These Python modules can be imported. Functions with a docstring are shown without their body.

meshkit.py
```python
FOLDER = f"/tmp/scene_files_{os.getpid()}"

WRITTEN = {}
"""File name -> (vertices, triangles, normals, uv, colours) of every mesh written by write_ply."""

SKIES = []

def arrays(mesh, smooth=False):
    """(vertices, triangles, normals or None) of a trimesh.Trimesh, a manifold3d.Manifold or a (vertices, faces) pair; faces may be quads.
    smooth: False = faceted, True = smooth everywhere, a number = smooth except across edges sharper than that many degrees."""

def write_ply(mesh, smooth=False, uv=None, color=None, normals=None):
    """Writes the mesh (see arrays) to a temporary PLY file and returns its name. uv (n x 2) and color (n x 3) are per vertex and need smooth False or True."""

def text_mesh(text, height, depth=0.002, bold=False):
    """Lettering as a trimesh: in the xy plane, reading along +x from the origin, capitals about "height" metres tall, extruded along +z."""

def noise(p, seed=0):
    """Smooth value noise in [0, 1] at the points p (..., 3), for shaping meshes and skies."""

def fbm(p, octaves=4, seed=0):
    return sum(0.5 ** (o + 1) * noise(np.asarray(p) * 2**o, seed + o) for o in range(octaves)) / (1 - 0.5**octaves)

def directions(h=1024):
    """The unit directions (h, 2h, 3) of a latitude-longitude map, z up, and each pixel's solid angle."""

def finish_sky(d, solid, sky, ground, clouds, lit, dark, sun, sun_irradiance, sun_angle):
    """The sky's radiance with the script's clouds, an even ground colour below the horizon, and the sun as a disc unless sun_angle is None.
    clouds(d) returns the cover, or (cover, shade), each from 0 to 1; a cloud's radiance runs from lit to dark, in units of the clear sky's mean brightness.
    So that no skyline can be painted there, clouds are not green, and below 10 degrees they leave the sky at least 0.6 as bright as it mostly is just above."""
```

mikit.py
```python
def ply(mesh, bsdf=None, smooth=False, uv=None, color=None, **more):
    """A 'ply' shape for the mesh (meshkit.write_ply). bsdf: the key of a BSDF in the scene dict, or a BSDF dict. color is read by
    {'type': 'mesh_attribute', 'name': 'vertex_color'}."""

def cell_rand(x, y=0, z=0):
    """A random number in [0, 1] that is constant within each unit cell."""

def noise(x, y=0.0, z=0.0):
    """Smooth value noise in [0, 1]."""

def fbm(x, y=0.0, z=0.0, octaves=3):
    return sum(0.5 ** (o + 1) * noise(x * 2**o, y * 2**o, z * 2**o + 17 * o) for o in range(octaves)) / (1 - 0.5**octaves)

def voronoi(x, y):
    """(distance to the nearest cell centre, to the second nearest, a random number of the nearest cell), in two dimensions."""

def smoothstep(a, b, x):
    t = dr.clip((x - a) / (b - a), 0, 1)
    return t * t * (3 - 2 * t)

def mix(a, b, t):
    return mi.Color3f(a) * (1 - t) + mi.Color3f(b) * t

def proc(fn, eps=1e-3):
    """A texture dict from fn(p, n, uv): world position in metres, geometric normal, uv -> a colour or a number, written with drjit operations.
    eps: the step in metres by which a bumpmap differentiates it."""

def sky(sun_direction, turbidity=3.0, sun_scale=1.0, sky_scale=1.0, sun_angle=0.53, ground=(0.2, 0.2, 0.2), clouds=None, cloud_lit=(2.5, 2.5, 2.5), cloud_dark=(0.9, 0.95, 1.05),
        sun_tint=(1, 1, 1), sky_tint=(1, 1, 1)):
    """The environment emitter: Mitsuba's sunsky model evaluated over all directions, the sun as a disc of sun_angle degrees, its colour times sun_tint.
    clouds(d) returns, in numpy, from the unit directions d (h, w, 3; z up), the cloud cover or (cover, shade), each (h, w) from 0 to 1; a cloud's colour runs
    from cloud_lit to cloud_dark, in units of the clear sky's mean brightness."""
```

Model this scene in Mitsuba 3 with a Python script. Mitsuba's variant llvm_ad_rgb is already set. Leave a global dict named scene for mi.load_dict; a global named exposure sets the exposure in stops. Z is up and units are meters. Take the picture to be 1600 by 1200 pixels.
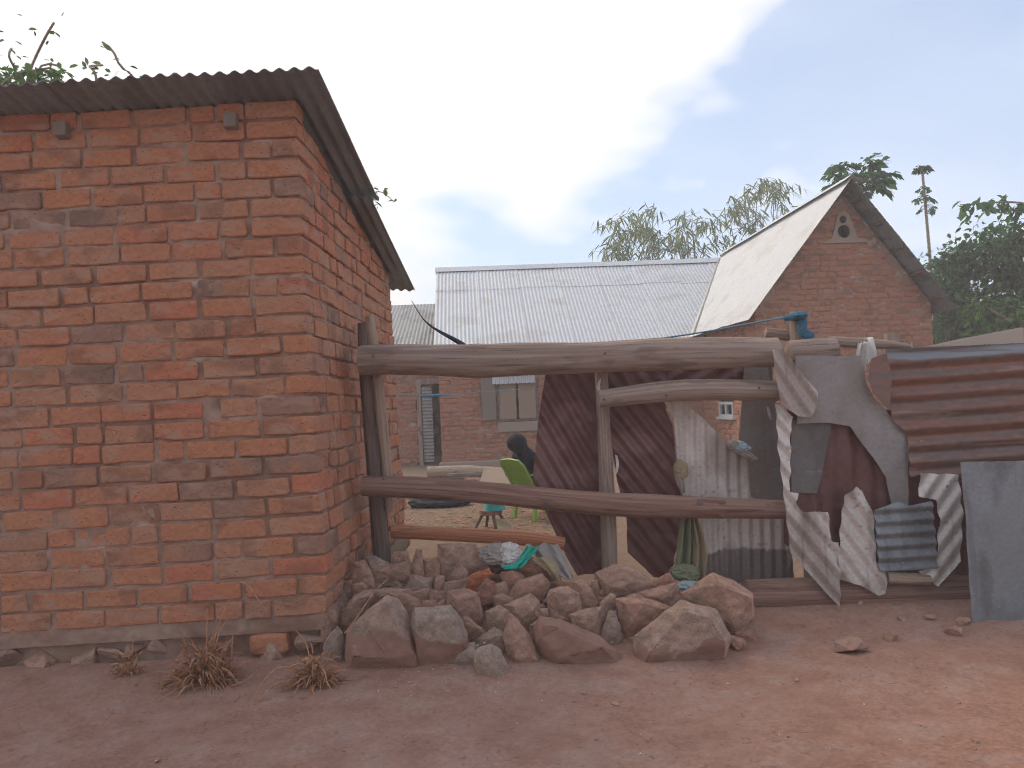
import math
import numpy as np
import trimesh
import shapely
import shapely.geometry as sg
import drjit as dr
import mitsuba as mi
import mikit
import meshkit
from mikit import proc, noise, fbm, smoothstep, mix, cell_rand

T = mi.ScalarTransform4f
scene, labels = {'type': 'scene'}, {}

# ---------------------------------------------------------------- camera, sky, exposure
FOC = 1220.0                       # focal length in pixels of the 1600 x 1200 photograph
EYE = np.array([0.0, 0.0, 1.3])
PITCH, ROLL = math.radians(1.35), math.radians(2.5)
_f = np.array([0, math.cos(PITCH), math.sin(PITCH)])
_u = np.array([0, -math.sin(PITCH), math.cos(PITCH)])
_r = np.array([1.0, 0, 0])
CAM_R = math.cos(ROLL) * _r - math.sin(ROLL) * _u
CAM_U = math.sin(ROLL) * _r + math.cos(ROLL) * _u
CAM_F = _f
scene['camera'] = {'type': 'perspective', 'fov': math.degrees(2 * math.atan(800 / FOC)), 'fov_axis': 'x',
                   'near_clip': 0.05, 'far_clip': 2000.0,
                   'to_world': T().look_at(origin=EYE.tolist(), target=(EYE + CAM_F).tolist(), up=CAM_U.tolist())}
exposure = 2.55
SUN = (-0.47, 0.47, 0.74)


def clouds(d):
    n1 = meshkit.fbm(d * np.array([2.2, 2.2, 4.5]) + 3.1, 5, seed=4)
    n2 = meshkit.fbm(d * np.array([7.0, 7.0, 13.0]) + 9.7, 4, seed=9)
    az = np.arctan2(d[..., 0], d[..., 1])                 # 0 ahead, positive to the right
    side = np.where(np.abs(az) < 2.0, 0.17 + np.clip(1.3 * (d[..., 2] - 0.25), -0.08, 0.30) - az, -0.06)     # thick cloud to the left of the view, broken to the right
    v = 0.5 + np.clip(1.45 * side, -0.62, 0.75) + 1.7 * (n1 - 0.5) + 0.75 * (n2 - 0.5)
    cover = np.clip((v - 0.22) / 0.62, 0, 1)
    cover = cover * cover * (3 - 2 * cover)
    thin = 0.30 + 0.5 * np.clip(n1 - 0.35, 0, 1)           # thin high veil everywhere
    low = np.clip((meshkit.fbm(d * np.array([9., 9., 22.]) + 1.3, 4, seed=2) - 0.50) * 5, 0, 1) * np.clip(1 - np.abs(d[..., 2] - 0.13) / 0.14, 0, 1)
    cover = np.maximum(np.maximum(cover, thin), 0.75 * low)
    shade = np.clip(0.9 - 1.7 * cover + 0.5 * (n2 - 0.5), 0, 0.35)
    return cover, shade


scene['sky'] = mikit.sky(SUN, turbidity=3.0, sun_scale=0.20, sun_angle=28.0, sun_tint=(1.04, 1.0, 0.92), clouds=clouds,
                         cloud_lit=(2.25, 2.22, 2.2), cloud_dark=(1.35, 1.4, 1.5), sky_scale=1.0, sky_tint=(1.0, 1.05, 1.07), ground=(0.2, 0.14, 0.11))


# ---------------------------------------------------------------- helpers
def ray(px, py):
    return CAM_F + CAM_R * ((px - 800) / FOC) - CAM_U * ((py - 600) / FOC)


def at(px, py, Y):
    d = ray(px, py)
    return EYE + d * (Y / d[1])


def on_ground(px, py, z=0.0):
    d = ray(px, py)
    return EYE + d * ((z - EYE[2]) / d[2])


def on_plane(px, py, p0, n):
    d, n, p0 = ray(px, py), np.asarray(n, float), np.asarray(p0, float)
    return EYE + d * (((p0 - EYE) @ n) / (d @ n))


def numbered(name):
    if name not in labels and name not in scene:
        return name
    k = 1
    while f'{name}_{k:03d}' in labels or f'{name}_{k:03d}' in scene:
        k += 1
    return f'{name}_{k:03d}'


def thing(name, label, cat, group=None, kind=None):
    key = numbered(name)
    labels[key] = {'label': label, 'category': cat}
    if group:
        labels[key]['group'] = group
    if kind:
        labels[key]['kind'] = kind
    return key


_counts = {}


def part(parent, name, mesh, bsdf, uv=(0.5, 0.5), smooth=35, label=None, kind=None):
    base = f'{parent}__{name}'
    n = _counts.get(base, 0)
    _counts[base] = n + 1
    key = base if n == 0 else f'{base}_{n:03d}'
    put(key, mesh, bsdf, uv, smooth)
    if label or kind:
        labels[key] = {}
        if label:
            labels[key]['label'] = label
        if kind:
            labels[key]['kind'] = kind
    return key


def put(key, mesh, bsdf, uv=(0.5, 0.5), smooth=35):
    """uv: one pair for the whole mesh, an (n, 2) array with smooth True / False, or a function of the vertices."""
    if isinstance(uv, np.ndarray) and uv.ndim == 2:
        scene[key] = mikit.ply(mesh, bsdf, smooth=bool(smooth), uv=uv)
        return
    v, f, _ = meshkit.arrays(mesh, smooth)
    w = uv(v) if callable(uv) else np.tile(np.asarray(uv, float), (len(v), 1))
    scene[key] = mikit.ply((v, f), bsdf, smooth=smooth is not False, uv=w)


def join(ms):
    """Joins (v, f) pairs or (v, f, uv) triples."""
    vs, fs, us, k = [], [], [], 0
    for m in ms:
        if hasattr(m, 'vertices'):
            m = (np.asarray(m.vertices), np.asarray(m.faces))
        vs.append(m[0])
        fs.append(np.asarray(m[1]) + k)
        if len(m) > 2:
            us.append(m[2])
        k += len(m[0])
    out = (np.vstack(vs), np.vstack(fs))
    return out + (np.vstack(us),) if us else out


def grid_faces(nu, nv, flip=False):
    i, j = np.meshgrid(np.arange(nu - 1), np.arange(nv - 1), indexing='ij')
    a = (i * nv + j).ravel()
    q = np.stack([a, a + nv, a + nv + 1, a + 1], 1)
    f = np.vstack([q[:, [0, 1, 2]], q[:, [0, 2, 3]]])
    return f[:, ::-1] if flip else f


def box(lo, hi, ch=0.0):
    lo, hi = np.minimum(lo, hi).astype(float), np.maximum(lo, hi).astype(float)
    if ch <= 0:
        m = trimesh.creation.box(bounds=[lo, hi])
        return np.asarray(m.vertices), np.asarray(m.faces)
    pts = []
    for sx in (0, 1):
        for sy in (0, 1):
            for sz in (0, 1):
                c = np.where([sx, sy, sz], hi, lo)
                s = np.where([sx, sy, sz], -1, 1) * ch
                for ax in range(3):
                    d = s.copy()
                    d[ax] = 0
                    pts.append(c + d)
    h = trimesh.convex.convex_hull(np.array(pts))
    return np.asarray(h.vertices), np.asarray(h.faces)


def tube(path, rad, sides=10, u0=0.0, cap=True, seed=0, wob=0.0, flat=1.0, dent=0.0):
    """A tapered limb along a polyline. uv: u0 + length in metres (u), turns round (v)."""
    path = np.asarray(path, float)
    rad = np.broadcast_to(np.asarray(rad, float), (len(path),))
    tan = np.gradient(path, axis=0)
    tan /= np.linalg.norm(tan, axis=1, keepdims=True) + 1e-12
    up = np.array([0, 0, 1.0]) if abs(tan[0][2]) < 0.9 else np.array([0, 1.0, 0])
    a = np.cross(tan, up)
    a /= np.linalg.norm(a, axis=1, keepdims=True) + 1e-12
    b = np.cross(a, tan)
    ln = np.concatenate([[0], np.cumsum(np.linalg.norm(np.diff(path, axis=0), axis=1))])
    th = np.arange(sides + 1) / sides * 2 * np.pi
    ring = np.cos(th)[None, :, None] * a[:, None] + flat * np.sin(th)[None, :, None] * b[:, None]
    v = path[:, None] + ring * rad[:, None, None]
    if wob or dent:
        q = np.concatenate([np.broadcast_to(ln[:, None, None] * 2.5, ring.shape[:2] + (1,)), np.stack([np.cos(th), np.sin(th)], -1)[None].repeat(len(path), 0)], -1)
        k = 1 + wob * (meshkit.fbm(q * 1.3 + seed * 7.7, 4, seed) - 0.5) * 2
        if dent:
            q2 = q * np.array([0.9, 5, 5])
            k = k + dent * (meshkit.fbm(q2 + seed * 3.3, 2, seed + 5) - 0.5)
        v = path[:, None] + ring * (rad[:, None] * k)[..., None]
    n = sides + 1
    uv = np.stack([np.broadcast_to(u0 + ln[:, None], (len(path), n)), np.broadcast_to(th / (2 * np.pi), (len(path), n))], -1).reshape(-1, 2)
    v = v.reshape(-1, 3)
    f = grid_faces(len(path), n)
    if cap:
        for e, fl in ((0, True), (len(path) - 1, False)):
            c = len(v)
            rim = v[e * n:(e + 1) * n]
            v = np.vstack([v, rim, path[e] + (tan[e] * rad[e] * (0.10 if e else -0.10))])
            uv = np.vstack([uv, np.tile([uv[e * n, 0] + 0.3, 0.05], (n, 1)) + np.stack([0 * th, th * 0.02], -1), [uv[e * n, 0] + 0.3, 0.02]])
            k = np.arange(n - 1)
            t = np.stack([c + k, c + k + 1, np.full(n - 1, c + n)], 1)
            f = np.vstack([f, t[:, ::-1] if fl else t])
    return v, f, uv


def smooth_path(pts, n):
    """Catmull-Rom through the points, n samples."""
    p = np.asarray(pts, float)
    from scipy.interpolate import CubicSpline
    d = np.concatenate([[0], np.cumsum(np.linalg.norm(np.diff(p, axis=0), axis=1))])
    return CubicSpline(d, p, bc_type='natural')(np.linspace(0, d[-1], n)) if len(p) > 2 else p[0] + (p[-1] - p[0]) * np.linspace(0, 1, n)[:, None]


class Frame:
    """A plan frame: local (u, v, z) with u along the yaw and v behind it."""

    def __init__(self, x, y, yaw):
        self.o = np.array([x, y, 0.0])
        self.e1 = np.array([math.cos(yaw), math.sin(yaw), 0])
        self.e2 = np.array([-math.sin(yaw), math.cos(yaw), 0])

    def w(self, p):
        p = np.asarray(p, float)
        return self.o + p[..., :1] * self.e1 + p[..., 1:2] * self.e2 + p[..., 2:] * np.array([0, 0, 1.0])

    def l(self, q):
        q = np.asarray(q, float) - self.o
        return np.stack([q @ self.e1, q @ self.e2, q[..., 2]], -1)


# ---------------------------------------------------------------- materials
C3 = mi.Color3f


def frac(x):
    return x - dr.floor(x)


def pick(k, *cols):
    out = C3(*cols[0])
    for i, c in enumerate(cols[1:], 1):
        out = dr.select(k > i - 0.5, C3(*c), out)
    return out


def brick_col(p, n, uv):
    far = dr.select(uv.x >= 2, 1.0, 0.0)
    s, t = frac(uv.x), uv.y
    c = mix((0.365, 0.180, 0.112), (0.385, 0.168, 0.098), smoothstep(0.25, 0.55, s))
    c = mix(c, C3(0.400, 0.150, 0.090), smoothstep(0.82, 0.92, s))
    c = mix(c, C3(0.235, 0.145, 0.110), smoothstep(0.16, 0.06, s) * 0.75)
    c = mix(c, C3(0.370, 0.165, 0.108), far * 0.75)
    # half-burnt ends and scorched patches
    b = noise(p.x * 7 + t * 40, p.y * 7, p.z * 5)
    c = mix(c, c * C3(0.62, 0.66, 0.72), smoothstep(0.60, 0.72, b) * 0.65)
    c = mix(c, C3(0.41, 0.170, 0.082), smoothstep(0.38, 0.26, b) * 0.45 * (1 - far))
    g = fbm(p.x * 55, p.y * 55, p.z * 55, 3)
    c = c * (0.78 + 0.44 * g)
    # clay dust and mortar smears
    d = fbm(p.x * 9 + 5, p.y * 9, p.z * 14, 3)
    c = mix(c, C3(0.37, 0.225, 0.165), smoothstep(0.54, 0.72, d) * 0.6)
    q = noise(p.x * 130, p.y * 130, p.z * 130)
    return c * (1 - 0.55 * smoothstep(0.80, 0.90, q))


def brick_bump(p, n, uv):
    return 0.6 * fbm(p.x * 40, p.y * 40, p.z * 40, 3) + 0.4 * noise(p.x * 160, p.y * 160, p.z * 160)


def mortar_col(p, n, uv):
    g = fbm(p.x * 26, p.y * 26, p.z * 26, 3)
    k = fbm(p.x * 3.1 + 3, p.y * 3.1, p.z * 3.1, 3)
    c = mix((0.235, 0.135, 0.098), (0.325, 0.218, 0.168), smoothstep(0.38, 0.62, k))
    c = mix(c, C3(0.44, 0.34, 0.28), smoothstep(0.62, 0.76, fbm(p.x * 5.5 + 8, p.y * 5.5, p.z * 5.5, 3)) * 0.8)
    return c * (0.72 + 0.56 * g)


def soil_col(p, n, uv):
    a = fbm(p.x * 0.9, p.y * 0.9, 3.0, 4)
    b = fbm(p.x * 7, p.y * 7, p.z * 7, 4)
    g = noise(p.x * 90, p.y * 90, p.z * 90)
    red = mix((0.270, 0.148, 0.108), (0.290, 0.166, 0.126), smoothstep(0.35, 0.65, a))
    red = mix(red, C3(0.235, 0.128, 0.096), smoothstep(0.52, 0.74, b) * 0.6)
    red = mix(red, C3(0.315, 0.215, 0.180), smoothstep(0.50, 0.30, b) * 0.45)
    yard = mix((0.185, 0.125, 0.088), (0.225, 0.158, 0.112), b)
    c = mix(red, yard, smoothstep(5.2, 6.0, p.y + 0.5 * b))
    c = c * (0.80 + 0.28 * g + 0.12 * noise(p.x * 31, p.y * 31))
    q = noise(p.x * 47 + 9, p.y * 47)
    return c * (1 - 0.22 * smoothstep(0.86, 0.94, q))


def soil_bump(p, n, uv):
    return 0.55 * fbm(p.x * 14, p.y * 14, 1.0, 4) + 0.3 * noise(p.x * 70, p.y * 70) + 0.15 * noise(p.x * 150, p.y * 150)


def stone_col(p, n, uv):
    u = uv.x
    c = mix((0.305, 0.222, 0.178), (0.350, 0.214, 0.160), smoothstep(0.0, 0.45, u))
    c = mix(c, C3(0.340, 0.168, 0.120), smoothstep(0.45, 0.85, u))
    c = mix(c, C3(0.44, 0.145, 0.075), smoothstep(0.88, 1.0, u))
    g = fbm(p.x * 34, p.y * 34, p.z * 34, 4)
    k = fbm(p.x * 10 + 4, p.y * 10, p.z * 10, 3)
    c = c * (0.55 + 0.84 * g)
    c = mix(c, c * C3(0.66, 0.70, 0.70), smoothstep(0.55, 0.72, k) * 0.7)
    c = mix(c, C3(0.36, 0.30, 0.26), smoothstep(0.66, 0.78, fbm(p.x * 60, p.y * 25, p.z * 60, 2)) * 0.45)
    sp = noise(p.x * 210, p.y * 210, p.z * 210)
    c = c * (1 - 0.45 * smoothstep(0.74, 0.86, sp) + 0.35 * smoothstep(0.26, 0.14, sp))
    dirt = C3(0.265, 0.150, 0.114) * (0.8 + 0.4 * g)
    return mix(c, dirt, smoothstep(0.42, 0.58, uv.y + 0.35 * (k - 0.5) + 0.25 * (g - 0.5)))


def stone_bump(p, n, uv):
    return 0.7 * fbm(p.x * 30, p.y * 30, p.z * 30, 4) + 0.3 * noise(p.x * 130, p.y * 130, p.z * 130)


def wood_col(p, n, uv):
    k = dr.floor(uv.x / 100.0 + 0.001)
    L = uv.x - k * 100
    base = pick(k, (0.250, 0.175, 0.140), (0.200, 0.105, 0.080), (0.42, 0.155, 0.080), (0.130, 0.092, 0.078), (0.33, 0.245, 0.18), (0.27, 0.20, 0.16))
    light = pick(k, (0.330, 0.255, 0.215), (0.265, 0.165, 0.130), (0.50, 0.25, 0.145), (0.185, 0.135, 0.115), (0.40, 0.31, 0.235), (0.34, 0.27, 0.22))
    th = uv.y * 6.28318
    cx, cy = dr.cos(th), dr.sin(th)
    g = fbm(L * 2.2, cx * 5, cy * 5, 4)
    fine = noise(L * 7, cx * 26, cy * 26)
    c = mix(base, light, smoothstep(0.32, 0.68, g))
    c = c * (0.84 + 0.28 * fine)
    split = noise(L * 2.6 + 7, cx * 15 + 3, cy * 15)
    c = c * (1 - 0.45 * smoothstep(0.82, 0.92, split))
    blotch = fbm(L * 5 + 3, cx * 1.6, cy * 1.6, 3)
    return mix(c, c * C3(0.62, 0.58, 0.56), smoothstep(0.56, 0.72, blotch) * 0.8)


def wood_bump(p, n, uv):
    th = uv.y * 6.28318
    cx, cy = dr.cos(th), dr.sin(th)
    return 0.7 * noise(uv.x * 6, cx * 24, cy * 24) + 0.5 * fbm(uv.x * 4, cx * 7, cy * 7, 3)


def zinc_col(p, n, uv):
    k = dr.floor(uv.x + 0.001)
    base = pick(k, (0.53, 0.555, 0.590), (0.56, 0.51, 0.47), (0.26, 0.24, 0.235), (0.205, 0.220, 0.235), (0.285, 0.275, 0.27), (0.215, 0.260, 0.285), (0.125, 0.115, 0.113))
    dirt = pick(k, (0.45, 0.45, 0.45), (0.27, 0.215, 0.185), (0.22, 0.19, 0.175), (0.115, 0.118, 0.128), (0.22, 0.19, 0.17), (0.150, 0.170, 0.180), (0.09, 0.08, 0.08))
    far = dr.select(k < 0.5, 1.0, 0.0)
    a = fbm(p.x * 6 * (1 - 0.7 * far) + 3, p.y * 2, p.z * 2.2, 4) - 0.06 * far
    s = fbm(p.x * 30 * (1 - 0.8 * far), p.y * 6, p.z * 2.0, 3)
    c = mix(base, dirt, smoothstep(0.47, 0.68, a) * 0.75 + smoothstep(0.58, 0.78, s) * 0.4)
    c = mix(c, C3(0.135, 0.108, 0.104), smoothstep(0.44, 0.56, uv.y - 1 + 0.55 * (a - 0.5) + 0.3 * (s - 0.5)) * 0.85)
    sp = noise(p.x * 38, p.y * 38, p.z * 38)
    c = mix(c, C3(0.26, 0.19, 0.16), smoothstep(0.78, 0.90, sp) * 0.5 * (1 - far))
    return c * (0.86 + 0.28 * fbm(p.x * 60, p.y * 60, p.z * 60, 2))


def paint_col(p, n, uv):      # dull red-brown roofing paint, some of it rusted; u >= 1: rusty sheet, u >= 2: its bluish strip
    k = dr.floor(uv.x + 0.001)
    a = fbm(p.x * 5, p.y * 5, p.z * 5, 4)
    s = fbm(p.x * 3, p.y * 3, p.z * 30, 4)
    maroon = mix((0.120, 0.046, 0.043), (0.170, 0.082, 0.075), smoothstep(0.48, 0.72, a))
    maroon = maroon * (0.8 + 0.4 * fbm(p.x * 26, p.y * 26, p.z * 26, 3))
    rust = mix((0.180, 0.078, 0.055), (0.140, 0.088, 0.074), smoothstep(0.40, 0.60, s))
    rust = mix(rust, C3(0.27, 0.19, 0.16), smoothstep(0.60, 0.72, fbm(p.x * 2.2 + 9, p.y, p.z * 16, 3)) * 0.7)
    rust = mix(rust, C3(0.37, 0.16, 0.07), smoothstep(0.64, 0.76, a) * 0.6)
    rust = rust * (0.75 + 0.5 * fbm(p.x * 24, p.y * 24, p.z * 40, 3))
    # the top rib kept its zinc, with an uneven edge
    z = mix((0.185, 0.20, 0.22), (0.13, 0.115, 0.11), smoothstep(0.45, 0.65, s))
    rust = mix(rust, z, smoothstep(0.45, 0.55, uv.y + 0.5 * (a - 0.5)))
    return dr.select(k < 0.5, maroon, rust)


def metal_bump(p, n, uv):
    return fbm(p.x * 4, p.y * 4, p.z * 4, 3) + 0.10 * noise(p.x * 60, p.y * 60, p.z * 60)


def leaf_col(p, n, uv):
    c = pick(dr.floor(uv.x + 0.001), (0.070, 0.160, 0.055), (0.090, 0.160, 0.055), (0.260, 0.310, 0.190), (0.085, 0.175, 0.070))
    return c * (0.55 + 0.9 * uv.y)


def straw_col(p, n, uv):
    return mix((0.26, 0.115, 0.060), (0.48, 0.265, 0.150), uv.y) * (0.7 + 0.5 * noise(p.x * 70, p.y * 70, p.z * 70))


def lin(r, g, b):
    f = lambda c: ((c / 255 + 0.055) / 1.055) ** 2.4 if c > 10 else c / 255 / 12.92
    return [f(r), f(g), f(b)]


def rough(col, r=0.9, spec=0.25, **k):
    return {'type': 'principled', 'base_color': proc(col) if callable(col) else {'type': 'rgb', 'value': list(col)}, 'roughness': r, 'specular': spec, **k}


def bumped(inner, fn, scale, eps=2e-3):
    return {'type': 'twosided', 'bsdf': {'type': 'bumpmap', 'scale': scale, 'texture': proc(fn, eps), 'bsdf': inner}}


scene['brick_mat'] = bumped(rough(brick_col, 0.95, 0.15), brick_bump, 0.0045)
scene['mortar_mat'] = bumped(rough(mortar_col, 0.95, 0.1), brick_bump, 0.009)
scene['soil_mat'] = bumped(rough(soil_col, 0.95, 0.12), soil_bump, 0.016, 3e-3)
scene['stone_mat'] = bumped(rough(stone_col, 0.9, 0.2), stone_bump, 0.010)
scene['wood_mat'] = bumped(rough(wood_col, 0.8, 0.25), wood_bump, 0.004)
scene['zinc_mat'] = bumped(rough(zinc_col, 0.50, 0.5, metallic=0.25), metal_bump, 0.006, 4e-3)
scene['roof_zinc_mat'] = {'type': 'twosided', 'bsdf': rough(zinc_col, 0.6, 0.4, metallic=0.15)}
scene['paint_mat'] = bumped(rough(paint_col, 0.42, 0.5), metal_bump, 0.006, 4e-3)
scene['leaf_mat'] = {'type': 'principledthin', 'base_color': proc(leaf_col), 'roughness': 0.45, 'diff_trans': 1.0, 'spec_trans': 0.0}
scene['straw_mat'] = {'type': 'twosided', 'bsdf': rough(straw_col, 0.8, 0.2)}


def plain(key, rgb, r=0.8, spec=0.3):
    scene[key] = {'type': 'twosided', 'bsdf': rough(rgb, r, spec)}


plain('green_plastic_mat', (0.165, 0.33, 0.035), 0.4, 0.5)
plain('teal_cloth_mat', (0.02, 0.34, 0.25), 0.85)
plain('turquoise_mat', (0.02, 0.27, 0.26), 0.4, 0.5)
plain('blue_cloth_mat', (0.055, 0.15, 0.22), 0.9, 0.1)
plain('blue_rope_mat', (0.10, 0.21, 0.30), 0.8)
plain('white_cloth_mat', (0.55, 0.52, 0.49), 0.9, 0.1)
plain('grey_cloth_mat', (0.30, 0.26, 0.235), 0.9, 0.1)
plain('green_rag_mat', (0.19, 0.20, 0.125), 0.9, 0.1)
plain('tan_rag_mat', (0.30, 0.235, 0.15), 0.9, 0.1)
plain('pale_blue_mat', (0.30, 0.38, 0.40), 0.7, 0.2)
plain('dark_cloth_mat', (0.018, 0.020, 0.028), 0.9, 0.1)
plain('hair_mat', (0.012, 0.012, 0.016), 0.7, 0.2)
plain('skin_mat', (0.115, 0.058, 0.038), 0.55, 0.4)
plain('navy_mat', (0.035, 0.045, 0.055), 0.8, 0.2)
plain('cement_mat', (0.33, 0.255, 0.215), 0.95, 0.1)
plain('shutter_mat', (0.285, 0.205, 0.155), 0.85)
plain('shutter_grey_mat', (0.205, 0.165, 0.140), 0.85)
plain('pale_wall_mat', (0.40, 0.43, 0.44), 0.9, 0.1)
plain('white_scrap_mat', (0.62, 0.58, 0.53), 0.8, 0.2)


# ---------------------------------------------------------------- ground
def bump2(x, y, cx, cy, rx, ry):
    d = ((x - cx) / rx) ** 2 + ((y - cy) / ry) ** 2
    return np.exp(-d)


def ground_z(x, y):
    x, y = np.asarray(x, float), np.asarray(y, float)
    near = np.exp(-(np.maximum(np.hypot(x, y - 4) - 9, 0) / 6) ** 2)
    p = np.stack([x, y, 0 * x], -1)
    z = 0.05 * (meshkit.fbm(p * 0.8 + 2.2, 4, 3) - 0.5) * near
    z = z + 0.020 * (meshkit.fbm(p * 4.5 + 7.7, 3, 8) - 0.5) * near
    z = z + 0.24 * bump2(x, y, -0.35, 4.75, 0.60, 0.40) + 0.16 * bump2(x, y, 0.45, 4.60, 0.65, 0.36)
    z = z + 0.05 * bump2(x, y, -2.2, 4.0, 1.8, 0.22)
    z = z + 0.055 * bump2(x, y, 2.15, 4.55, 1.0, 0.30)          # earth banked against the patched fence
    z = z + 0.035 * bump2(x, y, 1.75, 3.75, 0.28, 0.14)
    return z


def axis(a, lo, hi, b, fine, coarse):
    mid = np.arange(lo, hi + 1e-9, fine)
    out = lambda s, e: s + np.sign(e - s) * np.geomspace(fine, abs(e - s), coarse)
    return np.concatenate([out(lo, a)[::-1], mid, out(hi, b)])


gx, gy = axis(-150, -4.2, 4.6, 150, 0.035, 34), axis(-60, 2.2, 10.5, 200, 0.035, 40)
X, Y = np.meshgrid(gx, gy, indexing='ij')
V = np.stack([X, Y, ground_z(X, Y)], -1).reshape(-1, 3)
put('ground', (V, grid_faces(len(gx), len(gy))), 'soil_mat', smooth=True)
labels['ground'] = {'label': 'bare reddish dirt road and yard in front of the hut and the fence', 'category': 'ground', 'kind': 'structure'}

# ---------------------------------------------------------------- brick pieces
RING = None


def brick(w, h, d, rng, bev=0.0055, jit=0.0045):
    """Front face centred on the origin, looking along -y; body to y = d. 50 triangles."""
    c = bev * rng.uniform(0.7, 2.2, 4)
    hw, hh = w / 2, h / 2
    pts = np.array([[-hw + c[0], -hh], [0, -hh], [hw - c[1], -hh], [hw, -hh + c[1]], [hw, hh - c[2]], [hw - c[2], hh], [0, hh], [-hw + c[3], hh], [-hw, hh - c[3]], [-hw, -hh + c[0]]])
    pts += rng.normal(0, jit * 0.55, pts.shape)
    n = len(pts)
    inner = pts * [(hw - bev) / hw, (hh - bev) / hh]
    tilt = rng.normal(0, 0.008, 2)
    y0 = inner @ tilt + rng.normal(0, jit * 0.4, n)
    ring0 = np.stack([inner[:, 0], y0, inner[:, 1]], 1)
    ring1 = np.stack([pts[:, 0], y0 + bev * 0.8, pts[:, 1]], 1)
    ring2 = np.stack([pts[:, 0], np.full(n, d), pts[:, 1]], 1)
    v = np.vstack([[[0, y0.mean() - 0.001, 0]], ring0, ring1, ring2])
    k = np.arange(n)
    k2 = (k + 1) % n
    f = [np.stack([0 * k, 1 + k, 1 + k2], 1)]
    for a, b in ((1, 1 + n), (1 + n, 1 + 2 * n)):
        f += [np.stack([a + k, b + k, b + k2], 1), np.stack([a + k, b + k2, a + k2], 1)]
    return v, np.vstack(f)


def course_cuts(a, b, rng, L, joint, half=0.14, first=None):
    """Brick spans along a course from a to b."""
    out, x = [], a
    if first is not None:
        out.append((x, x + first))
        x += first + joint * rng.uniform(0.6, 1.3)
    while x < b - 0.03:
        w = L * rng.uniform(0.95, 1.05) * (0.5 if rng.random() < half else 1)
        e = min(x + w, b)
        if e - x > 0.05:
            out.append((x, e))
        x = e + joint * rng.uniform(0.5, 1.5)
    return out


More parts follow.
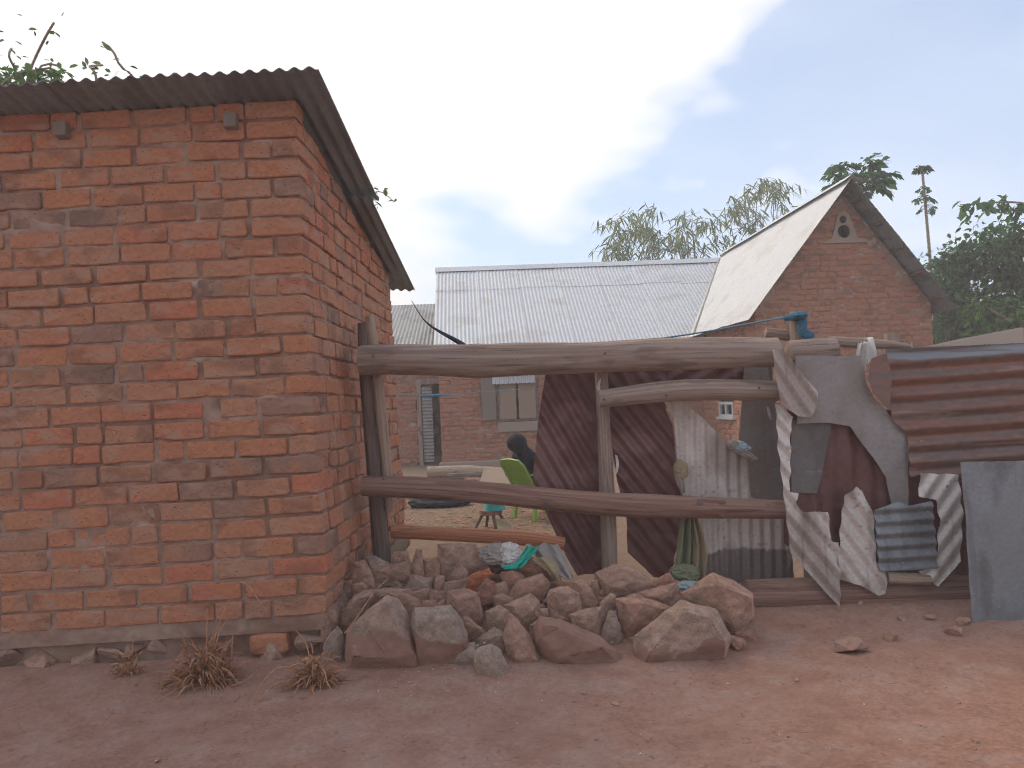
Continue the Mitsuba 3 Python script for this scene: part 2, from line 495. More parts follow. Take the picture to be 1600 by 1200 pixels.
# ---------------------------------------------------------------- near hut
HT = math.radians(1.4)
HC = at(462, 190, 4.07)
E_S = np.array([-math.cos(HT), math.sin(HT), 0])       # along the front wall, away from the corner
E_D = np.array([math.sin(HT), math.cos(HT), 0])        # along the side wall, away from the road
SIDE_L, FRONT_L = 2.58, 3.6


def hut_top(d):
    return 2.90 - 0.185 * np.asarray(d)                # underside of the roof over the wall


def hut(p):
    """Local (s, d, z) to the world, with the wall's batter, sagging courses and bulges."""
    p = np.asarray(p, float)
    s, d, z = p[..., 0], p[..., 1], p[..., 2]
    q = np.stack([s, d, z], -1)
    b = meshkit.fbm(q * 1.1 + 4.4, 3, 12) - 0.5
    b2 = meshkit.fbm(q * 1.3 + 14.4, 3, 15) - 0.5
    zz = z - 0.024 * s * np.clip((1.7 - z) / 1.3, 0, 1) + 0.018 * b2 * np.clip((2.6 - z), 0, 1)
    ss = s - 0.067 * (1 - z / 2.85) + 0.02 * b - 0.02 * np.exp(-((z - 0.55) / 0.25) ** 2) * np.exp(-np.maximum(s, 0) / 0.3)
    dd = d - 0.025 * b2 - 0.015 * (1 - z / 2.85)
    out = np.zeros(p.shape)
    out[..., :2] = HC[:2] + ss[..., None] * E_S[:2] + dd[..., None] * E_D[:2]
    out[..., 2] = zz
    return out


hutk = thing('brick_hut', 'low orange brick hut under a dark corrugated roof beside the road', 'building')
rng = np.random.default_rng(11)
Z0, CO = 0.245, 0.1040
NC = int((2.93 - Z0) / CO)
fronts, sides = [], []       # (size in the photo, mesh, uv)
for i in range(NC + 1):
    z = Z0 + CO * i + CO / 2
    h = CO - 0.015 + rng.normal(0, 0.0015)
    long_first = (i + (i // 5)) % 2 == 0
    # front: the corner brick closes both faces
    for j, (a, b) in enumerate(course_cuts(0.0, FRONT_L, rng, 0.265, 0.020, 0.14, 0.268 if long_first else 0.135)):
        corner = j == 0
        if z + h / 2 > 2.945:
            continue
        if abs(z - 1.35) < CO / 2 and a < 0.485 < b:
            b = 0.485
        elif abs(z - 1.35) < CO / 2 and a < 0.528 < b:
            a = 0.528
        m = brick(b - a, h + rng.normal(0, 0.002), 0.135 if corner and long_first else (0.268 if corner else 0.10), rng)
        v = np.stack([(a + b) / 2 - m[0][:, 0], m[0][:, 1] + (0 if corner else rng.normal(0.001, 0.0035)), z + m[0][:, 2] + rng.normal(0, 0.002)], 1)
        v = hut(v)
        fronts.append((1 if a < 1.95 else 0, (v, m[1]), (rng.random() * 0.999, rng.random())))
    d0 = 0.135 + 0.018 if long_first else 0.268 + 0.018
    for a, b in course_cuts(d0, SIDE_L, rng, 0.262, 0.017, 0.34):
        if z + h / 2 > hut_top(b) - 0.005:
            if z - h / 2 > hut_top(a) - 0.05:
                continue
        m = brick(b - a, h + rng.normal(0, 0.002), 0.10, rng)
        v = np.stack([m[0][:, 1] + rng.normal(0.001, 0.004), (a + b) / 2 + m[0][:, 0], z + m[0][:, 2] + rng.normal(0, 0.002)], 1)
        top = np.minimum(v[:, 2], hut_top(v[:, 1]) - 0.004)
        v[:, 2] = np.maximum(top, z - h / 2 - 0.004)
        v = hut(v)
        sides.append((1 / (4.07 + a) ** 2, (v, m[1]), (rng.random() * 0.999, rng.random())))
vis_front = [x for x in fronts if x[0]]
rest = [x for x in fronts if not x[0]]
sides.sort(key=lambda x: -x[0])
room = 299 - len(vis_front)
wall_f, wall_s = f'{hutk}__front_wall', f'{hutk}__side_wall'
for _, m, uv in vis_front:
    part(wall_f, 'brick', m, 'brick_mat', uv, smooth=False)
for _, m, uv in sides[:room]:
    part(wall_s, 'brick', m, 'brick_mat', uv, smooth=False)


def joined_bricks(key_parent, name, items):
    ms = [(m[0], m[1], np.tile(uv, (len(m[0]), 1))) for _, m, uv in items]
    v, f, uv = join(ms)
    part(key_parent, name, (v, f), 'brick_mat', np.asarray(uv), smooth=False, kind='stuff', label='smaller bricks of the wall farther off')


joined_bricks(wall_s, 'brickwork', sides[room:])
joined_bricks(wall_f, 'brickwork', rest)


# the mortar bed behind the brick faces
def mortar_depth(a, z, seed):
    q = np.stack([a, 0 * a + seed, z], -1)
    k = meshkit.fbm(q * 3.0 + seed, 3, seed)
    hole = 0.030 * np.exp(-((a - 0.505) / 0.022) ** 2 - ((z - 1.35) / 0.034) ** 2) * (seed == 3)      # a chip of mortar and brick is missing here
    return hole + 0.0135 + 0.017 * (meshkit.fbm(q * 16, 3, seed + 1) - 0.5) - 0.008 * np.clip((k - 0.56) / 0.2, 0, 1)


s_ax, z_ax = np.arange(0.008, FRONT_L + 0.01, 0.016), np.arange(0.17, 3.0, 0.016)
S, Z = np.meshgrid(s_ax, z_ax, indexing='ij')
put(wall_f, (hut(np.stack([S, mortar_depth(S, Z, 3), np.minimum(Z, 2.93)], -1)).reshape(-1, 3), grid_faces(len(s_ax), len(z_ax))), 'mortar_mat', smooth=True)
d_ax = np.arange(0.008, SIDE_L, 0.016)
D, Z = np.meshgrid(d_ax, z_ax, indexing='ij')
put(wall_s, (hut(np.stack([mortar_depth(D, Z, 5), D, np.minimum(Z, hut_top(D) - 0.002)], -1)).reshape(-1, 3), grid_faces(len(d_ax), len(z_ax), True)), 'mortar_mat', smooth=True)
core = box([0.05, 0.05, 0.0], [FRONT_L, SIDE_L - 0.05, 2.4])
part(hutk, 'inner_wall', (hut(core[0]), core[1]), 'mortar_mat')
rear = box([0.012, SIDE_L - 0.06, 0.1], [FRONT_L, SIDE_L - 0.005, 2.44])
part(hutk, 'rear_wall', (hut(rear[0]), rear[1]), 'mortar_mat')

# plinth ledge and the loose stones under it
ln = np.arange(-0.03, FRONT_L, 0.02)
prof = [(-0.012, 0.275), (-0.030, 0.245), (-0.045, 0.205), (-0.035, 0.15), (0.03, 0.125), (0.10, 0.13)]
Lg = np.zeros((len(ln), len(prof), 3))
for j, (dd, zz) in enumerate(prof):
    q = np.stack([ln, 0 * ln + dd, 0 * ln + zz], -1)
    nz = meshkit.fbm(q * 7 + 3, 4, 21) - 0.5
    Lg[:, j] = np.stack([ln, dd + 0.070 * nz, zz + (0.085 * (meshkit.fbm(q * 4 + 9, 3, 5) - 0.5) if j > 1 else 0.012 * nz)], -1)
put(f'{hutk}__plinth', (hut(Lg).reshape(-1, 3), grid_faces(len(ln), len(prof), True)), 'soil_mat', smooth=True)
ln = np.arange(-0.02, SIDE_L, 0.03)
Lg = np.zeros((len(ln), len(prof), 3))
for j, (dd, zz) in enumerate(prof):
    q = np.stack([0 * ln + dd, ln, 0 * ln + zz], -1)
    nz = meshkit.fbm(q * 7 + 5, 4, 23) - 0.5
    Lg[:, j] = np.stack([dd * 0.8 + 0.04 * nz, ln, zz + (0.06 * nz if j > 1 else 0.01 * nz)], -1)
part(hutk, 'plinth', (hut(Lg).reshape(-1, 3), grid_faces(len(ln), len(prof))), 'soil_mat', smooth=True)


def rock(pts, rng, edge=0.02, rough_=0.06, soft=2, seed=0):
    """An angular stone: the hull of the points, refined, a little rounded and chipped."""
    h = trimesh.convex.convex_hull(np.asarray(pts, float))
    size = np.ptp(h.vertices, axis=0).mean()
    v, f = trimesh.remesh.subdivide_to_size(h.vertices, h.faces, max(edge, size / 16))
    m = trimesh.Trimesh(v, f)
    m.merge_vertices()
    if soft:
        trimesh.smoothing.filter_laplacian(m, lamb=0.35, iterations=soft, volume_constraint=False)
    p = np.asarray(m.vertices)
    q = p / size
    k = (meshkit.fbm(q * 3.2 + seed * 3.7, 4, seed) - 0.5) * rough_ * size * 1.6 + (meshkit.fbm(p * 38 + seed, 3, seed + 9) - 0.5) * min(0.010, size * 0.05)
    step = np.abs(meshkit.noise(q * 5.5 + seed * 1.9, seed + 40) - 0.5)
    k = k - np.clip(0.14 - step, 0, 1) * size * rough_ * 0.9
    m.vertices = p + m.vertex_normals * k[:, None]
    return np.asarray(m.vertices), np.asarray(m.faces)


def random_rock(c, size, rng, seed, edge=0.02):
    n = rng.integers(9, 14)
    d = rng.normal(size=(n, 3))
    d /= np.linalg.norm(d, axis=1, keepdims=True)
    d = np.sign(d) * np.abs(d) ** 0.75
    a = rng.uniform(0, 6.28)
    R = np.array([[math.cos(a), -math.sin(a), 0], [math.sin(a), math.cos(a), 0], [0, 0, 1]])
    return rock(np.asarray(c) + (d * np.asarray(size) / 2) @ R.T, rng, edge, seed=seed)


r2 = np.random.default_rng(5)
x = -0.02
k = 0
while x < 2.9:
    w = r2.uniform(0.09, 0.27)
    zc = r2.uniform(0.05, 0.11)
    c = hut(np.array([x + w / 2, r2.uniform(0.02, 0.07), zc + 0.01]))
    m = random_rock(c, [w, 0.17, r2.uniform(0.09, 0.17)], r2, 100 + k)
    part(hutk, 'foundation_stone', m, 'stone_mat', (r2.choice([0.3, 0.45, 0.6, 0.75]), 0.46), smooth=30)
    x += w * r2.uniform(0.70, 1.15)
    k += 1
c = hut(np.array([0.30, -0.01, 0.115]))
m = brick(0.20, 0.10, 0.12, r2, 0.014, 0.008)
part(hutk, 'foundation_stone', (c + np.stack([m[0][:, 0], m[0][:, 1] - 0.015, m[0][:, 2]], 1), m[1]), 'brick_mat', (0.78, 0.3), smooth=False, label='orange brick wedged under the wall')

# hut roof: two rows of corrugated sheets, ribs running from front to back
ROOFN = f'{hutk}__roof'


def hut_plain(p):
    p = np.asarray(p, float)
    out = np.zeros(p.shape)
    out[..., :2] = HC[:2] + p[..., :1] * E_S[:2] + p[..., 1:2] * E_D[:2]
    out[..., 2] = p[..., 2]
    return out


def roof_sheet(s0, s1, d0, d1, lift, pitch=0.0745, amp=0.0095, phase=0.0, sag=0.0, n=14):
    sx = np.arange(s0, s1 + 1e-6, pitch / 8)
    dx = np.linspace(d0, d1, n)
    S, D = np.meshgrid(sx, dx, indexing='ij')
    wig = 0.012 * (meshkit.fbm(np.stack([S, D, 0 * S], -1) * 1.7, 3, 31) - 0.5)
    zt = hut_top(D) + 0.035 + lift + amp * np.cos(2 * np.pi * (S + phase) / pitch) + wig - sag * np.clip((0.15 - S) / 0.3, 0, 1)
    th = 0.0025
    a = hut_plain(np.stack([S, D, zt], -1)).reshape(-1, 3)
    b = hut_plain(np.stack([S, D, zt - th], -1)).reshape(-1, 3)
    f = grid_faces(len(sx), n, True)
    v = np.vstack([a, b, a, b])
    N = len(a)
    fs = [f[:, ::-1], f + N]
    i0 = np.arange(len(sx)) * n
    for e in (i0, i0 + n - 1):
        fs += [np.stack([e[:-1], e[1:], e[1:] + N], 1) + 2 * N, np.stack([e[:-1], e[1:] + N, e[:-1] + N], 1) + 2 * N]
    for e in (np.arange(n), np.arange(n) + (len(sx) - 1) * n):
        fs += [np.stack([e[:-1], e[1:], e[1:] + N], 1) + 2 * N, np.stack([e[:-1], e[1:] + N, e[:-1] + N], 1) + 2 * N]
    return v, np.vstack(fs)


for r, (d0, d1, lift) in enumerate(((-0.25, 1.22, 0.012), (1.08, 2.98, -0.002))):
    for i in range(6):
        s0 = -0.195 + (0.03 if r else 0) + i * 0.69
        m = roof_sheet(s0, s0 + 0.745, d0, d1 + 0.02 * math.sin(i * 3.1), lift + 0.004 * (i % 2), sag=0.03 * r)
        part(ROOFN, 'sheet', m, 'zinc_mat', (5.2, 0.5), smooth=True)
for d in (0.06, 0.55, 1.15, 1.9, 2.8):
    z = float(hut_top(d)) - 0.012
    b = box([0.03, d - 0.025, z - 0.012], [FRONT_L, d + 0.025, z + 0.034], 0.004)
    part(ROOFN, 'purlin', (hut_plain(b[0]), b[1]), 'wood_mat', lambda v: np.stack([350 + v[:, 0], v[:, 2] * 3], 1), smooth=20)
for s in (0.335, 1.235, 2.2):
    b = box([s - 0.032, -0.045, 0], [s + 0.035, SIDE_L + 0.3, 0.075], 0.004)
    v = b[0].copy()
    v[:, 2] = hut_top(v[:, 1]) - 0.030 - 0.075 + v[:, 2]
    part(ROOFN, 'rafter', (hut_plain(v), b[1]), 'shutter_grey_mat', smooth=20)

# ---------------------------------------------------------------- far houses
HOUSE_YAW = math.radians(3.0)
HF = Frame(*(at(690, 700, 16.5)[:2]), HOUSE_YAW)
HN = -HF.e2


def house_pt(px, py, v=0.0):
    """A point of the far house's front plane (moved back by v), in house coordinates."""
    return HF.l(on_plane(px, py, HF.o + HF.e2 * v, HN))


def brick_wall(key, frame, u0, u1, z0, ztop, v, seed, cuts=(), side=None, keep=299, top_first=False, L=0.285, CO=0.098, pal=2.0):
    """Bricks and mortar of a far wall. ztop: a number or a function of u. side: None = faces -v, -1 = faces -u (runs along v from u0 to u1 at u = v)."""
    rng = np.random.default_rng(seed)
    top = ztop if callable(ztop) else (lambda u: ztop + 0 * np.asarray(u, float))
    items = []
    zmax = float(np.max(top(np.linspace(u0, u1, 50))))
    z = z0
    while z < zmax:
        h = CO - 0.014
        for a, b in course_cuts(u0 - rng.uniform(0, 0.2), u1, rng, L, 0.016, 0.2):
            a = max(a, u0)
            zc = z + CO / 2
            if b - a < 0.05 or zc + h / 2 > min(top(a), top(b)) + 0.03:
                continue
            for c in cuts:
                if zc + h / 2 > c[2] and zc - h / 2 < c[3] and a < c[1] and b > c[0]:
                    if c[0] - a > b - c[1]:
                        b = min(b, c[0])
                    else:
                        a = max(a, c[1])
            if b - a < 0.03:
                continue
            m = brick(b - a, h, 0.05, rng, 0.009, 0.005)
            off = rng.normal(0, 0.005)
            q = m[0]
            loc = np.stack([(a + b) / 2 + q[:, 0], v + q[:, 1] + off, zc + q[:, 2]], 1) if side is None else np.stack([v + q[:, 1] + off, (a + b) / 2 - q[:, 0], zc + q[:, 2]], 1)
            loc[:, 2] += 0.012 * (meshkit.fbm(loc * 1.2, 2, seed) - 0.5)
            items.append((frame.w(loc), m[1], (pal + rng.random() * 0.999, rng.random())))
        z += CO
    us = np.arange(u0, u1 + 0.02, 0.05)
    zs = np.linspace(0, 1, max(4, int((zmax - z0) / 0.06)))
    U, W = np.meshgrid(us, zs, indexing='ij')
    ZZ = z0 - 0.1 + W * (np.minimum(top(U), zmax) - z0 + 0.1)
    rec = 0.012 + 0.02 * (meshkit.fbm(np.stack([U, ZZ, 0 * U], -1) * 7, 3, seed) - 0.5)
    loc = np.stack([U, v + rec, ZZ], -1) if side is None else np.stack([v + rec, U, ZZ], -1)
    gf = grid_faces(len(us), len(zs), side is not None)
    uc, zc_ = U.ravel()[gf], ZZ.ravel()[gf]
    hit = np.zeros(len(gf), bool)
    for c in cuts:
        hit |= (uc.max(1) > c[0]) & (uc.min(1) < c[1]) & (zc_.max(1) > c[2]) & (zc_.min(1) < c[3])
    put(key, (frame.w(loc).reshape(-1, 3), gf[~hit]), 'mortar_mat', smooth=True)
    if top_first:
        items.sort(key=lambda m: -m[0][:, 2].mean())
    for m in items[:keep]:
        part(key, 'brick', m[:2], 'brick_mat', m[2], smooth=False)
    if items[keep:]:
        v_, f_, uv_ = join([(m[0], m[1], np.tile(m[2], (len(m[0]), 1))) for m in items[keep:]])
        part(key, 'brickwork', (v_, f_), 'brick_mat', uv_, smooth=False, kind='stuff', label='rows of small bricks between the openings')
    return len(items)


def corr(A, B, Cc, nrib, amp=0.010, thick=0.002, per=6, nd=8, wig=0.0, seed=0):
    """A corrugated sheet: corner A, edge A->B across the ribs, edge A->Cc along them."""
    A, B, Cc = (np.asarray(x, float) for x in (A, B, Cc))
    a = np.linspace(0, 1, nrib * per + 1)
    b = np.linspace(0, 1, nd)
    P, Q = np.meshgrid(a, b, indexing='ij')
    base = A + P[..., None] * (B - A) + Q[..., None] * (Cc - A)
    n = np.cross(B - A, Cc - A)
    n /= np.linalg.norm(n)
    off = amp * np.cos(2 * np.pi * P * nrib)
    if wig:
        off = off + wig * (meshkit.fbm(base * 0.8, 3, seed) - 0.5)
    v1 = (base + n * off[..., None]).reshape(-1, 3)
    v2 = (base + n * (off - thick)[..., None]).reshape(-1, 3)
    f = grid_faces(len(a), nd)
    N = len(v1)
    fs = [f, f[:, ::-1] + N]
    for e in (np.arange(len(a)) * nd, np.arange(len(a)) * nd + nd - 1, np.arange(nd), np.arange(nd) + (len(a) - 1) * nd):
        fs += [np.stack([e[:-1], e[1:], e[1:] + N], 1) + 2 * N, np.stack([e[:-1], e[1:] + N, e[:-1] + N], 1) + 2 * N]
    return np.vstack([v1, v2, v1, v2]), np.vstack(fs)


# --- main far house: long roof, and the gabled wing to its right
house = thing('brick_house', 'far brick house with long pale corrugated roof and steep gabled wing', 'house')
EAVE_Z, RIDGE_Z = 2.44, 4.70
wl = house_pt(690, 700)[0]
ridge_v = 3.0
wr = house_pt(1168, 640, -2.7)[0]      # plane of the wing's left wall
win = [house_pt(750, 590), house_pt(840, 655)]
n1 = brick_wall(f'{house}__front_wall', HF, wl, wr + 0.05, 0.06, EAVE_Z - 0.02, 0.0, 71, cuts=[(house_pt(779, 597)[0] - 0.02, house_pt(838, 597)[0] + 0.02, house_pt(838, 653)[2] - 0.02, house_pt(779, 597)[2] + 0.02)], keep=0)


def hbox(lo, hi, ch=0.0):
    b = box(lo, hi, ch)
    return HF.w(b[0]), b[1]


pl = hbox([wl - 0.06, -0.10, -0.25], [wr, 0.2, 0.10], 0.02)
part(house, 'plinth', pl, 'cement_mat')
for lo, hi in (([wl, 5.8, 0.0], [wr + 3.4, 6.0, 2.4]), ([wl + 0.002, 0.06, 0.0], [wl + 0.2, 5.8, 2.4])):       # hollow: rear and left walls
    part(house, 'outer_wall', hbox(lo, hi), 'mortar_mat', smooth=False)
# window: open shutter on the left, two closed boards, sill band, awning
a0, a1 = house_pt(779, 597), house_pt(838, 653)
wk = f'{house}__window'
mid = (house_pt(806, 620)[0] + house_pt(810, 620)[0]) / 2
woodu = lambda k: (lambda v: np.stack([k * 100 + v[:, 2], v[:, 0] * 1.1], 1))
part(wk, 'shutter', hbox([a0[0], -0.045, a1[2]], [mid - 0.025, -0.012, a0[2]], 0.004), 'shutter_mat', smooth=20)
part(wk, 'shutter', hbox([mid + 0.025, -0.05, a1[2]], [a1[0], -0.018, a0[2]], 0.004), 'shutter_mat', smooth=20)
s0, s1 = house_pt(751, 590), house_pt(776, 656)
part(wk, 'shutter', hbox([s0[0], -0.085, s1[2]], [s1[0], -0.05, s0[2]], 0.004), 'shutter_grey_mat', smooth=20, label='grey shutter swung open against the wall')
fr = [hbox([a0[0] - 0.05, -0.03, a1[2] - 0.05], [a0[0] - 0.004, 0.02, a0[2] + 0.05]), hbox([a1[0] + 0.004, -0.03, a1[2] - 0.05], [a1[0] + 0.05, 0.02, a0[2] + 0.05]),
      hbox([a0[0] - 0.004, -0.028, a1[2] - 0.05], [a1[0] + 0.004, 0.02, a1[2] - 0.006])]
part(wk, 'frame', join(fr), 'wood_mat', woodu(3), smooth=False)
part(house, 'sill_band', hbox([a0[0] - 0.06, -0.035, a1[2] - 0.27], [a1[0] + 0.10, 0.02, a1[2] - 0.06], 0.01), 'cement_mat', label='cement band under the window')
w0, w1 = house_pt(768, 576), house_pt(836, 598)
A = HF.w([w0[0], -0.03, w0[2] + 0.02]); B = HF.w([w1[0], -0.03, w0[2] + 0.02]); Cc = HF.w([w0[0], -0.16, w1[2]])
part(house, 'awning', corr(A, B, Cc, 10, 0.022), 'zinc_mat', (0.2, 0.5), smooth=True, label='short corrugated awning over the window')
# main roof
e_v = -0.45
e_z = EAVE_Z - 0.08
rl = HF.l(at(684, 420, 19.5))[0]
rl = (rl + house_pt(674, 535, e_v)[0]) / 2
apex_f = HF.l(at(1331, 277, 13.15))
left_f = HF.l(at(1165, 500, 13.15))
right_f = HF.l(at(1503, 481, 13.15))
rr = apex_f[0] + 0.5
nsh = 8
sw = (rr - rl) / nsh
rf = f'{house}__roof'
for i in range(nsh):
    u0, u1 = rl + i * sw, rl + (i + 1) * sw + 0.05
    lift = 0.008 * (i % 2)
    for row, (t0, t1) in enumerate(((0.0, 0.30), (0.27, 1.0))):
        up_ = 0.010 * (1 - row)
        q = lambda t: (ridge_v + (e_v - ridge_v) * t, RIDGE_Z + (e_z - RIDGE_Z) * t + lift + up_)
        (va_, za_), (vc_, zc0) = q(t0), q(t1 + (0.01 * math.sin(i * 2.3) if row == 0 else 0))
        A = HF.w([u0, va_, za_]); B = HF.w([u1, va_, za_]); Cc = HF.w([u0, vc_, zc0])
        part(rf, 'sheet', corr(A, B, Cc, max(3, int(round((u1 - u0) / 0.085))), 0.0075, nd=10, wig=0.03, seed=i), 'roof_zinc_mat', (0.2, 0.5), smooth=True)
A = HF.w([rl, ridge_v, RIDGE_Z]); B = HF.w([rr, ridge_v, RIDGE_Z]); Cc = HF.w([rl, 6.45, e_z])
part(rf, 'sheet', corr(A, B, Cc, 60, 0.011), 'roof_zinc_mat', (0.2, 0.5), smooth=True, label='rear slope of the long roof')


def strip(pts, wd, th=0.004):
    """A folded ridge cap along two points: a shallow inverted V."""
    a, b = np.asarray(pts[0], float), np.asarray(pts[1], float)
    t = np.linspace(0, 1, 24)[:, None]
    line = a + (b - a) * t
    nrm = HF.e2 if abs((b - a) @ HF.e1) > abs((b - a) @ HF.e2) else HF.e1
    cols = []
    for o, dz in ((-wd, -wd * 0.55), (-wd * 0.5, -wd * 0.2), (0, 0.03), (wd * 0.5, -wd * 0.2), (wd, -wd * 0.55)):
        cols.append(line + nrm * o + np.array([0, 0, dz + 0.03]) + 0.02 * (meshkit.fbm(line * 0.9, 2, 6)[:, None] - 0.5) * [0, 0, 1])
    up = np.stack(cols, 1)
    lo = up - [0, 0, th]
    n, m = up.shape[:2]
    v = np.vstack([up.reshape(-1, 3), lo.reshape(-1, 3)])
    f = grid_faces(n, m)
    e = np.arange(n) * m
    N = n * m
    fs = [f, f[:, ::-1] + N]
    for q in (e, e + m - 1):
        fs += [np.stack([q[:-1], q[1:], q[1:] + N], 1), np.stack([q[:-1], q[1:] + N, q[:-1] + N], 1)]
    return v, np.vstack(fs)


part(rf, 'ridge_cap', strip([HF.w([rl - 0.03, ridge_v, RIDGE_Z]), HF.w([rr - 0.45, ridge_v, RIDGE_Z])], 0.20), 'roof_zinc_mat', (0.4, 0.5), smooth=20)
b = hbox([rl + 0.1, e_v + 0.06, e_z - 0.12], [wr - 0.1, e_v + 0.11, e_z - 0.015])
part(rf, 'eave_board', b, 'wood_mat', woodu(3), smooth=False)
# wing roof
wf = f'{house}__wing_roof'
ax, az, vf = apex_f[0], apex_f[2], apex_f[1]
lx, lz = left_f[0], left_f[2]
rx, rz = right_f[0], right_f[2]
vb = 6.3
nb = 6
steps = np.linspace(vf, ridge_v, nb + 1)
for i in range(nb):
    v0, v1 = steps[i], steps[i + 1] + 0.05
    sg_ = 0.006 * (i % 2)
    A = HF.w([ax, v1, az + sg_]); B = HF.w([ax, v0, az + sg_]); Cc = HF.w([lx, v1, lz + sg_])
    part(wf, 'sheet', corr(A, B, Cc, max(3, int(round((v1 - v0) / 0.085))), 0.006, nd=14, wig=0.04, seed=i + 30), 'roof_zinc_mat', (0.2, 0.5), smooth=True)
    A = HF.w([ax, v0, az + sg_]); B = HF.w([ax, v1, az + sg_]); Cc = HF.w([rx, v0, rz + sg_])
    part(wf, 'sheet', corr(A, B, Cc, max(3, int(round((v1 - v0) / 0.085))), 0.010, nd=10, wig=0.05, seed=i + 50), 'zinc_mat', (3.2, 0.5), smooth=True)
part(wf, 'ridge_cap', strip([HF.w([ax, vf - 0.03, az]), HF.w([ax, ridge_v + 0.3, az])], 0.13), 'roof_zinc_mat', (0.4, 0.5), smooth=20)
# valley gutter where the roofs meet
va, vb_ = HF.w([lx + 0.03, e_v - 0.02, lz + 0.05]), HF.w([ax - 0.15, ridge_v - 0.1, RIDGE_Z - 0.02])
part(wf, 'valley', tube(smooth_path([va, vb_], 12), 0.035, 8)[:2], 'zinc_mat', (2.4, 0.5))
for kk in range(5):      # purlins carrying the overhang, seen from below on the right
    t = 0.12 + 0.19 * kk
    for (px_, pz_) in ((rx, rz), (lx, lz)):
        q = np.array([ax + (px_ - ax) * t, 0, az + (pz_ - az) * t - 0.055])
        part(wf, 'purlin', tube(HF.w(np.array([[q[0], vf + 0.07, q[2]], [q[0], vf + 1.0, q[2]]])), 0.03, 6)[:2], 'wood_mat', woodu(3), smooth=40)
# wing walls
gv = vf + 0.45
gr = HF.l(at(1461, 500, 13.15 + 0.45))[0]
gl = 2 * ax - gr + 0.15
gl = min(gl, lx + 0.30)


def gable_top(u):
    u = np.asarray(u, float)
    return np.where(u < ax, az - 0.09 - (ax - u) * (az - lz) / (ax - lx), az - 0.09 - (u - ax) * (az - rz) / (rx - ax))


hole = [HF.l(at(1318, 362, 13.6))]
n2 = brick_wall(f'{house}__gable_wall', HF, gl, gr, 0.1, gable_top, gv, 77, cuts=[(hole[0][0] - 0.12, hole[0][0] + 0.12, hole[0][2] - 0.12, hole[0][2] + 0.12), (hole[0][0] - 0.08, hole[0][0] + 0.06, hole[0][2] + 0.13, hole[0][2] + 0.28)], keep=290, top_first=True)
# the visible upper bricks of the gable become parts
WV0, WV1 = gv + 0.02, 0.05
wn0, wn1 = on_plane(1124, 628, HF.w([gl, 0, 0]), -HF.e1), on_plane(1147, 652, HF.w([gl, 0, 0]), -HF.e1)
q0, q1 = HF.l(wn0), HF.l(wn1)
wy0, wy1 = min(q0[1], q1[1]), max(q0[1], q1[1])
wz0, wz1 = min(q0[2], q1[2]), max(q0[2], q1[2])
brick_wall(f'{house}__wing_wall', HF, WV0, WV1, 0.1, lz + 0.22, gl, 79, side=-1, keep=0, cuts=[(wy0, wy1, wz0, wz1)])
part(house, 'outer_wall', hbox([gr - 0.2, gv + 0.06, 0.0], [gr - 0.01, 5.8, rz + 0.2]), 'mortar_mat', smooth=False)
# small window in the wing's side wall
wk2 = f'{house}__window_001'
t = 0.05
for (y0, y1, z0, z1) in ((wy0, wy1, wz0, wz0 + t), (wy0, wy1, wz1 - t, wz1), (wy0, wy0 + 0.06, wz0 + t, wz1 - t), (wy1 - 0.06, wy1, wz0 + t, wz1 - t), ((wy0 + wy1) / 2 - 0.04, (wy0 + wy1) / 2 + 0.04, wz0 + t, wz1 - t)):
    part(wk2, 'frame', hbox([gl - 0.02, y0, z0], [gl + 0.027, y1, z1]), 'pale_wall_mat', smooth=False)
part(wk2, 'sill', hbox([gl - 0.07, wy0 - 0.08, wz0 - 0.05], [gl + 0.02, wy1 + 0.08, wz0 - 0.003], 0.006), 'pale_wall_mat')
# vent: a cement triangle with two round holes
c = hole[0]
tri = sg.Polygon([(-0.40, -0.20), (0.40, -0.20), (0.10, 0.36), (-0.06, 0.36)]).buffer(0.02)
tri = sg.Polygon([(-0.36, -0.19), (0.40, -0.19), (0.42, -0.17), (0.22, -0.12), (0.09, 0.30), (0.0, 0.36), (-0.07, 0.30), (-0.22, -0.12)]).buffer(0.01)
tri = tri.difference(sg.Point(0.0, 0.0).buffer(0.115)).difference(sg.Point(-0.01, 0.21).buffer(0.065))
m = trimesh.creation.extrude_polygon(tri, 0.05, engine='earcut')
mv = np.asarray(m.vertices)
loc = np.stack([c[0] + mv[:, 0], gv - 0.028 + mv[:, 2], c[2] + mv[:, 1]], 1)
part(house, 'vent', (HF.w(loc), np.asarray(m.faces)[:, ::-1]), 'cement_mat', smooth=False, label='cement triangle with two round holes high in the gable')

# --- neighbouring house on the left, mostly hidden by the hut: door with a corrugated leaf
h2 = thing('brick_house', 'brick house with blue-grey roof and ribbed metal door, half hidden by the hut', 'house')
v2 = 0.75
l2, r2_ = house_pt(560, 650, v2)[0], wl + 0.3
dl, dr_ = house_pt(651, 600, v2), house_pt(692, 729, v2)
brick_wall(f'{h2}__front_wall', HF, l2, r2_, 0.06, 2.6, v2, 81, cuts=[(dl[0], dr_[0], -1, dl[2])], keep=0)
dk2 = f'{h2}__door'
jw = house_pt(659, 650, v2)[0] - dl[0]
part(dk2, 'frame', hbox([dl[0] - 0.01, v2 - 0.03, dr_[2]], [dl[0] + jw, v2 + 0.028, dl[2]], 0.005), 'wood_mat', woodu(5), smooth=20)
part(dk2, 'frame', hbox([dl[0] - 0.06, v2 - 0.04, dl[2] - 0.02], [dr_[0] + 0.05, v2 + 0.028, dl[2] + 0.10], 0.005), 'wood_mat', woodu(5), smooth=20)
lu = house_pt(676, 650, v2)[0]
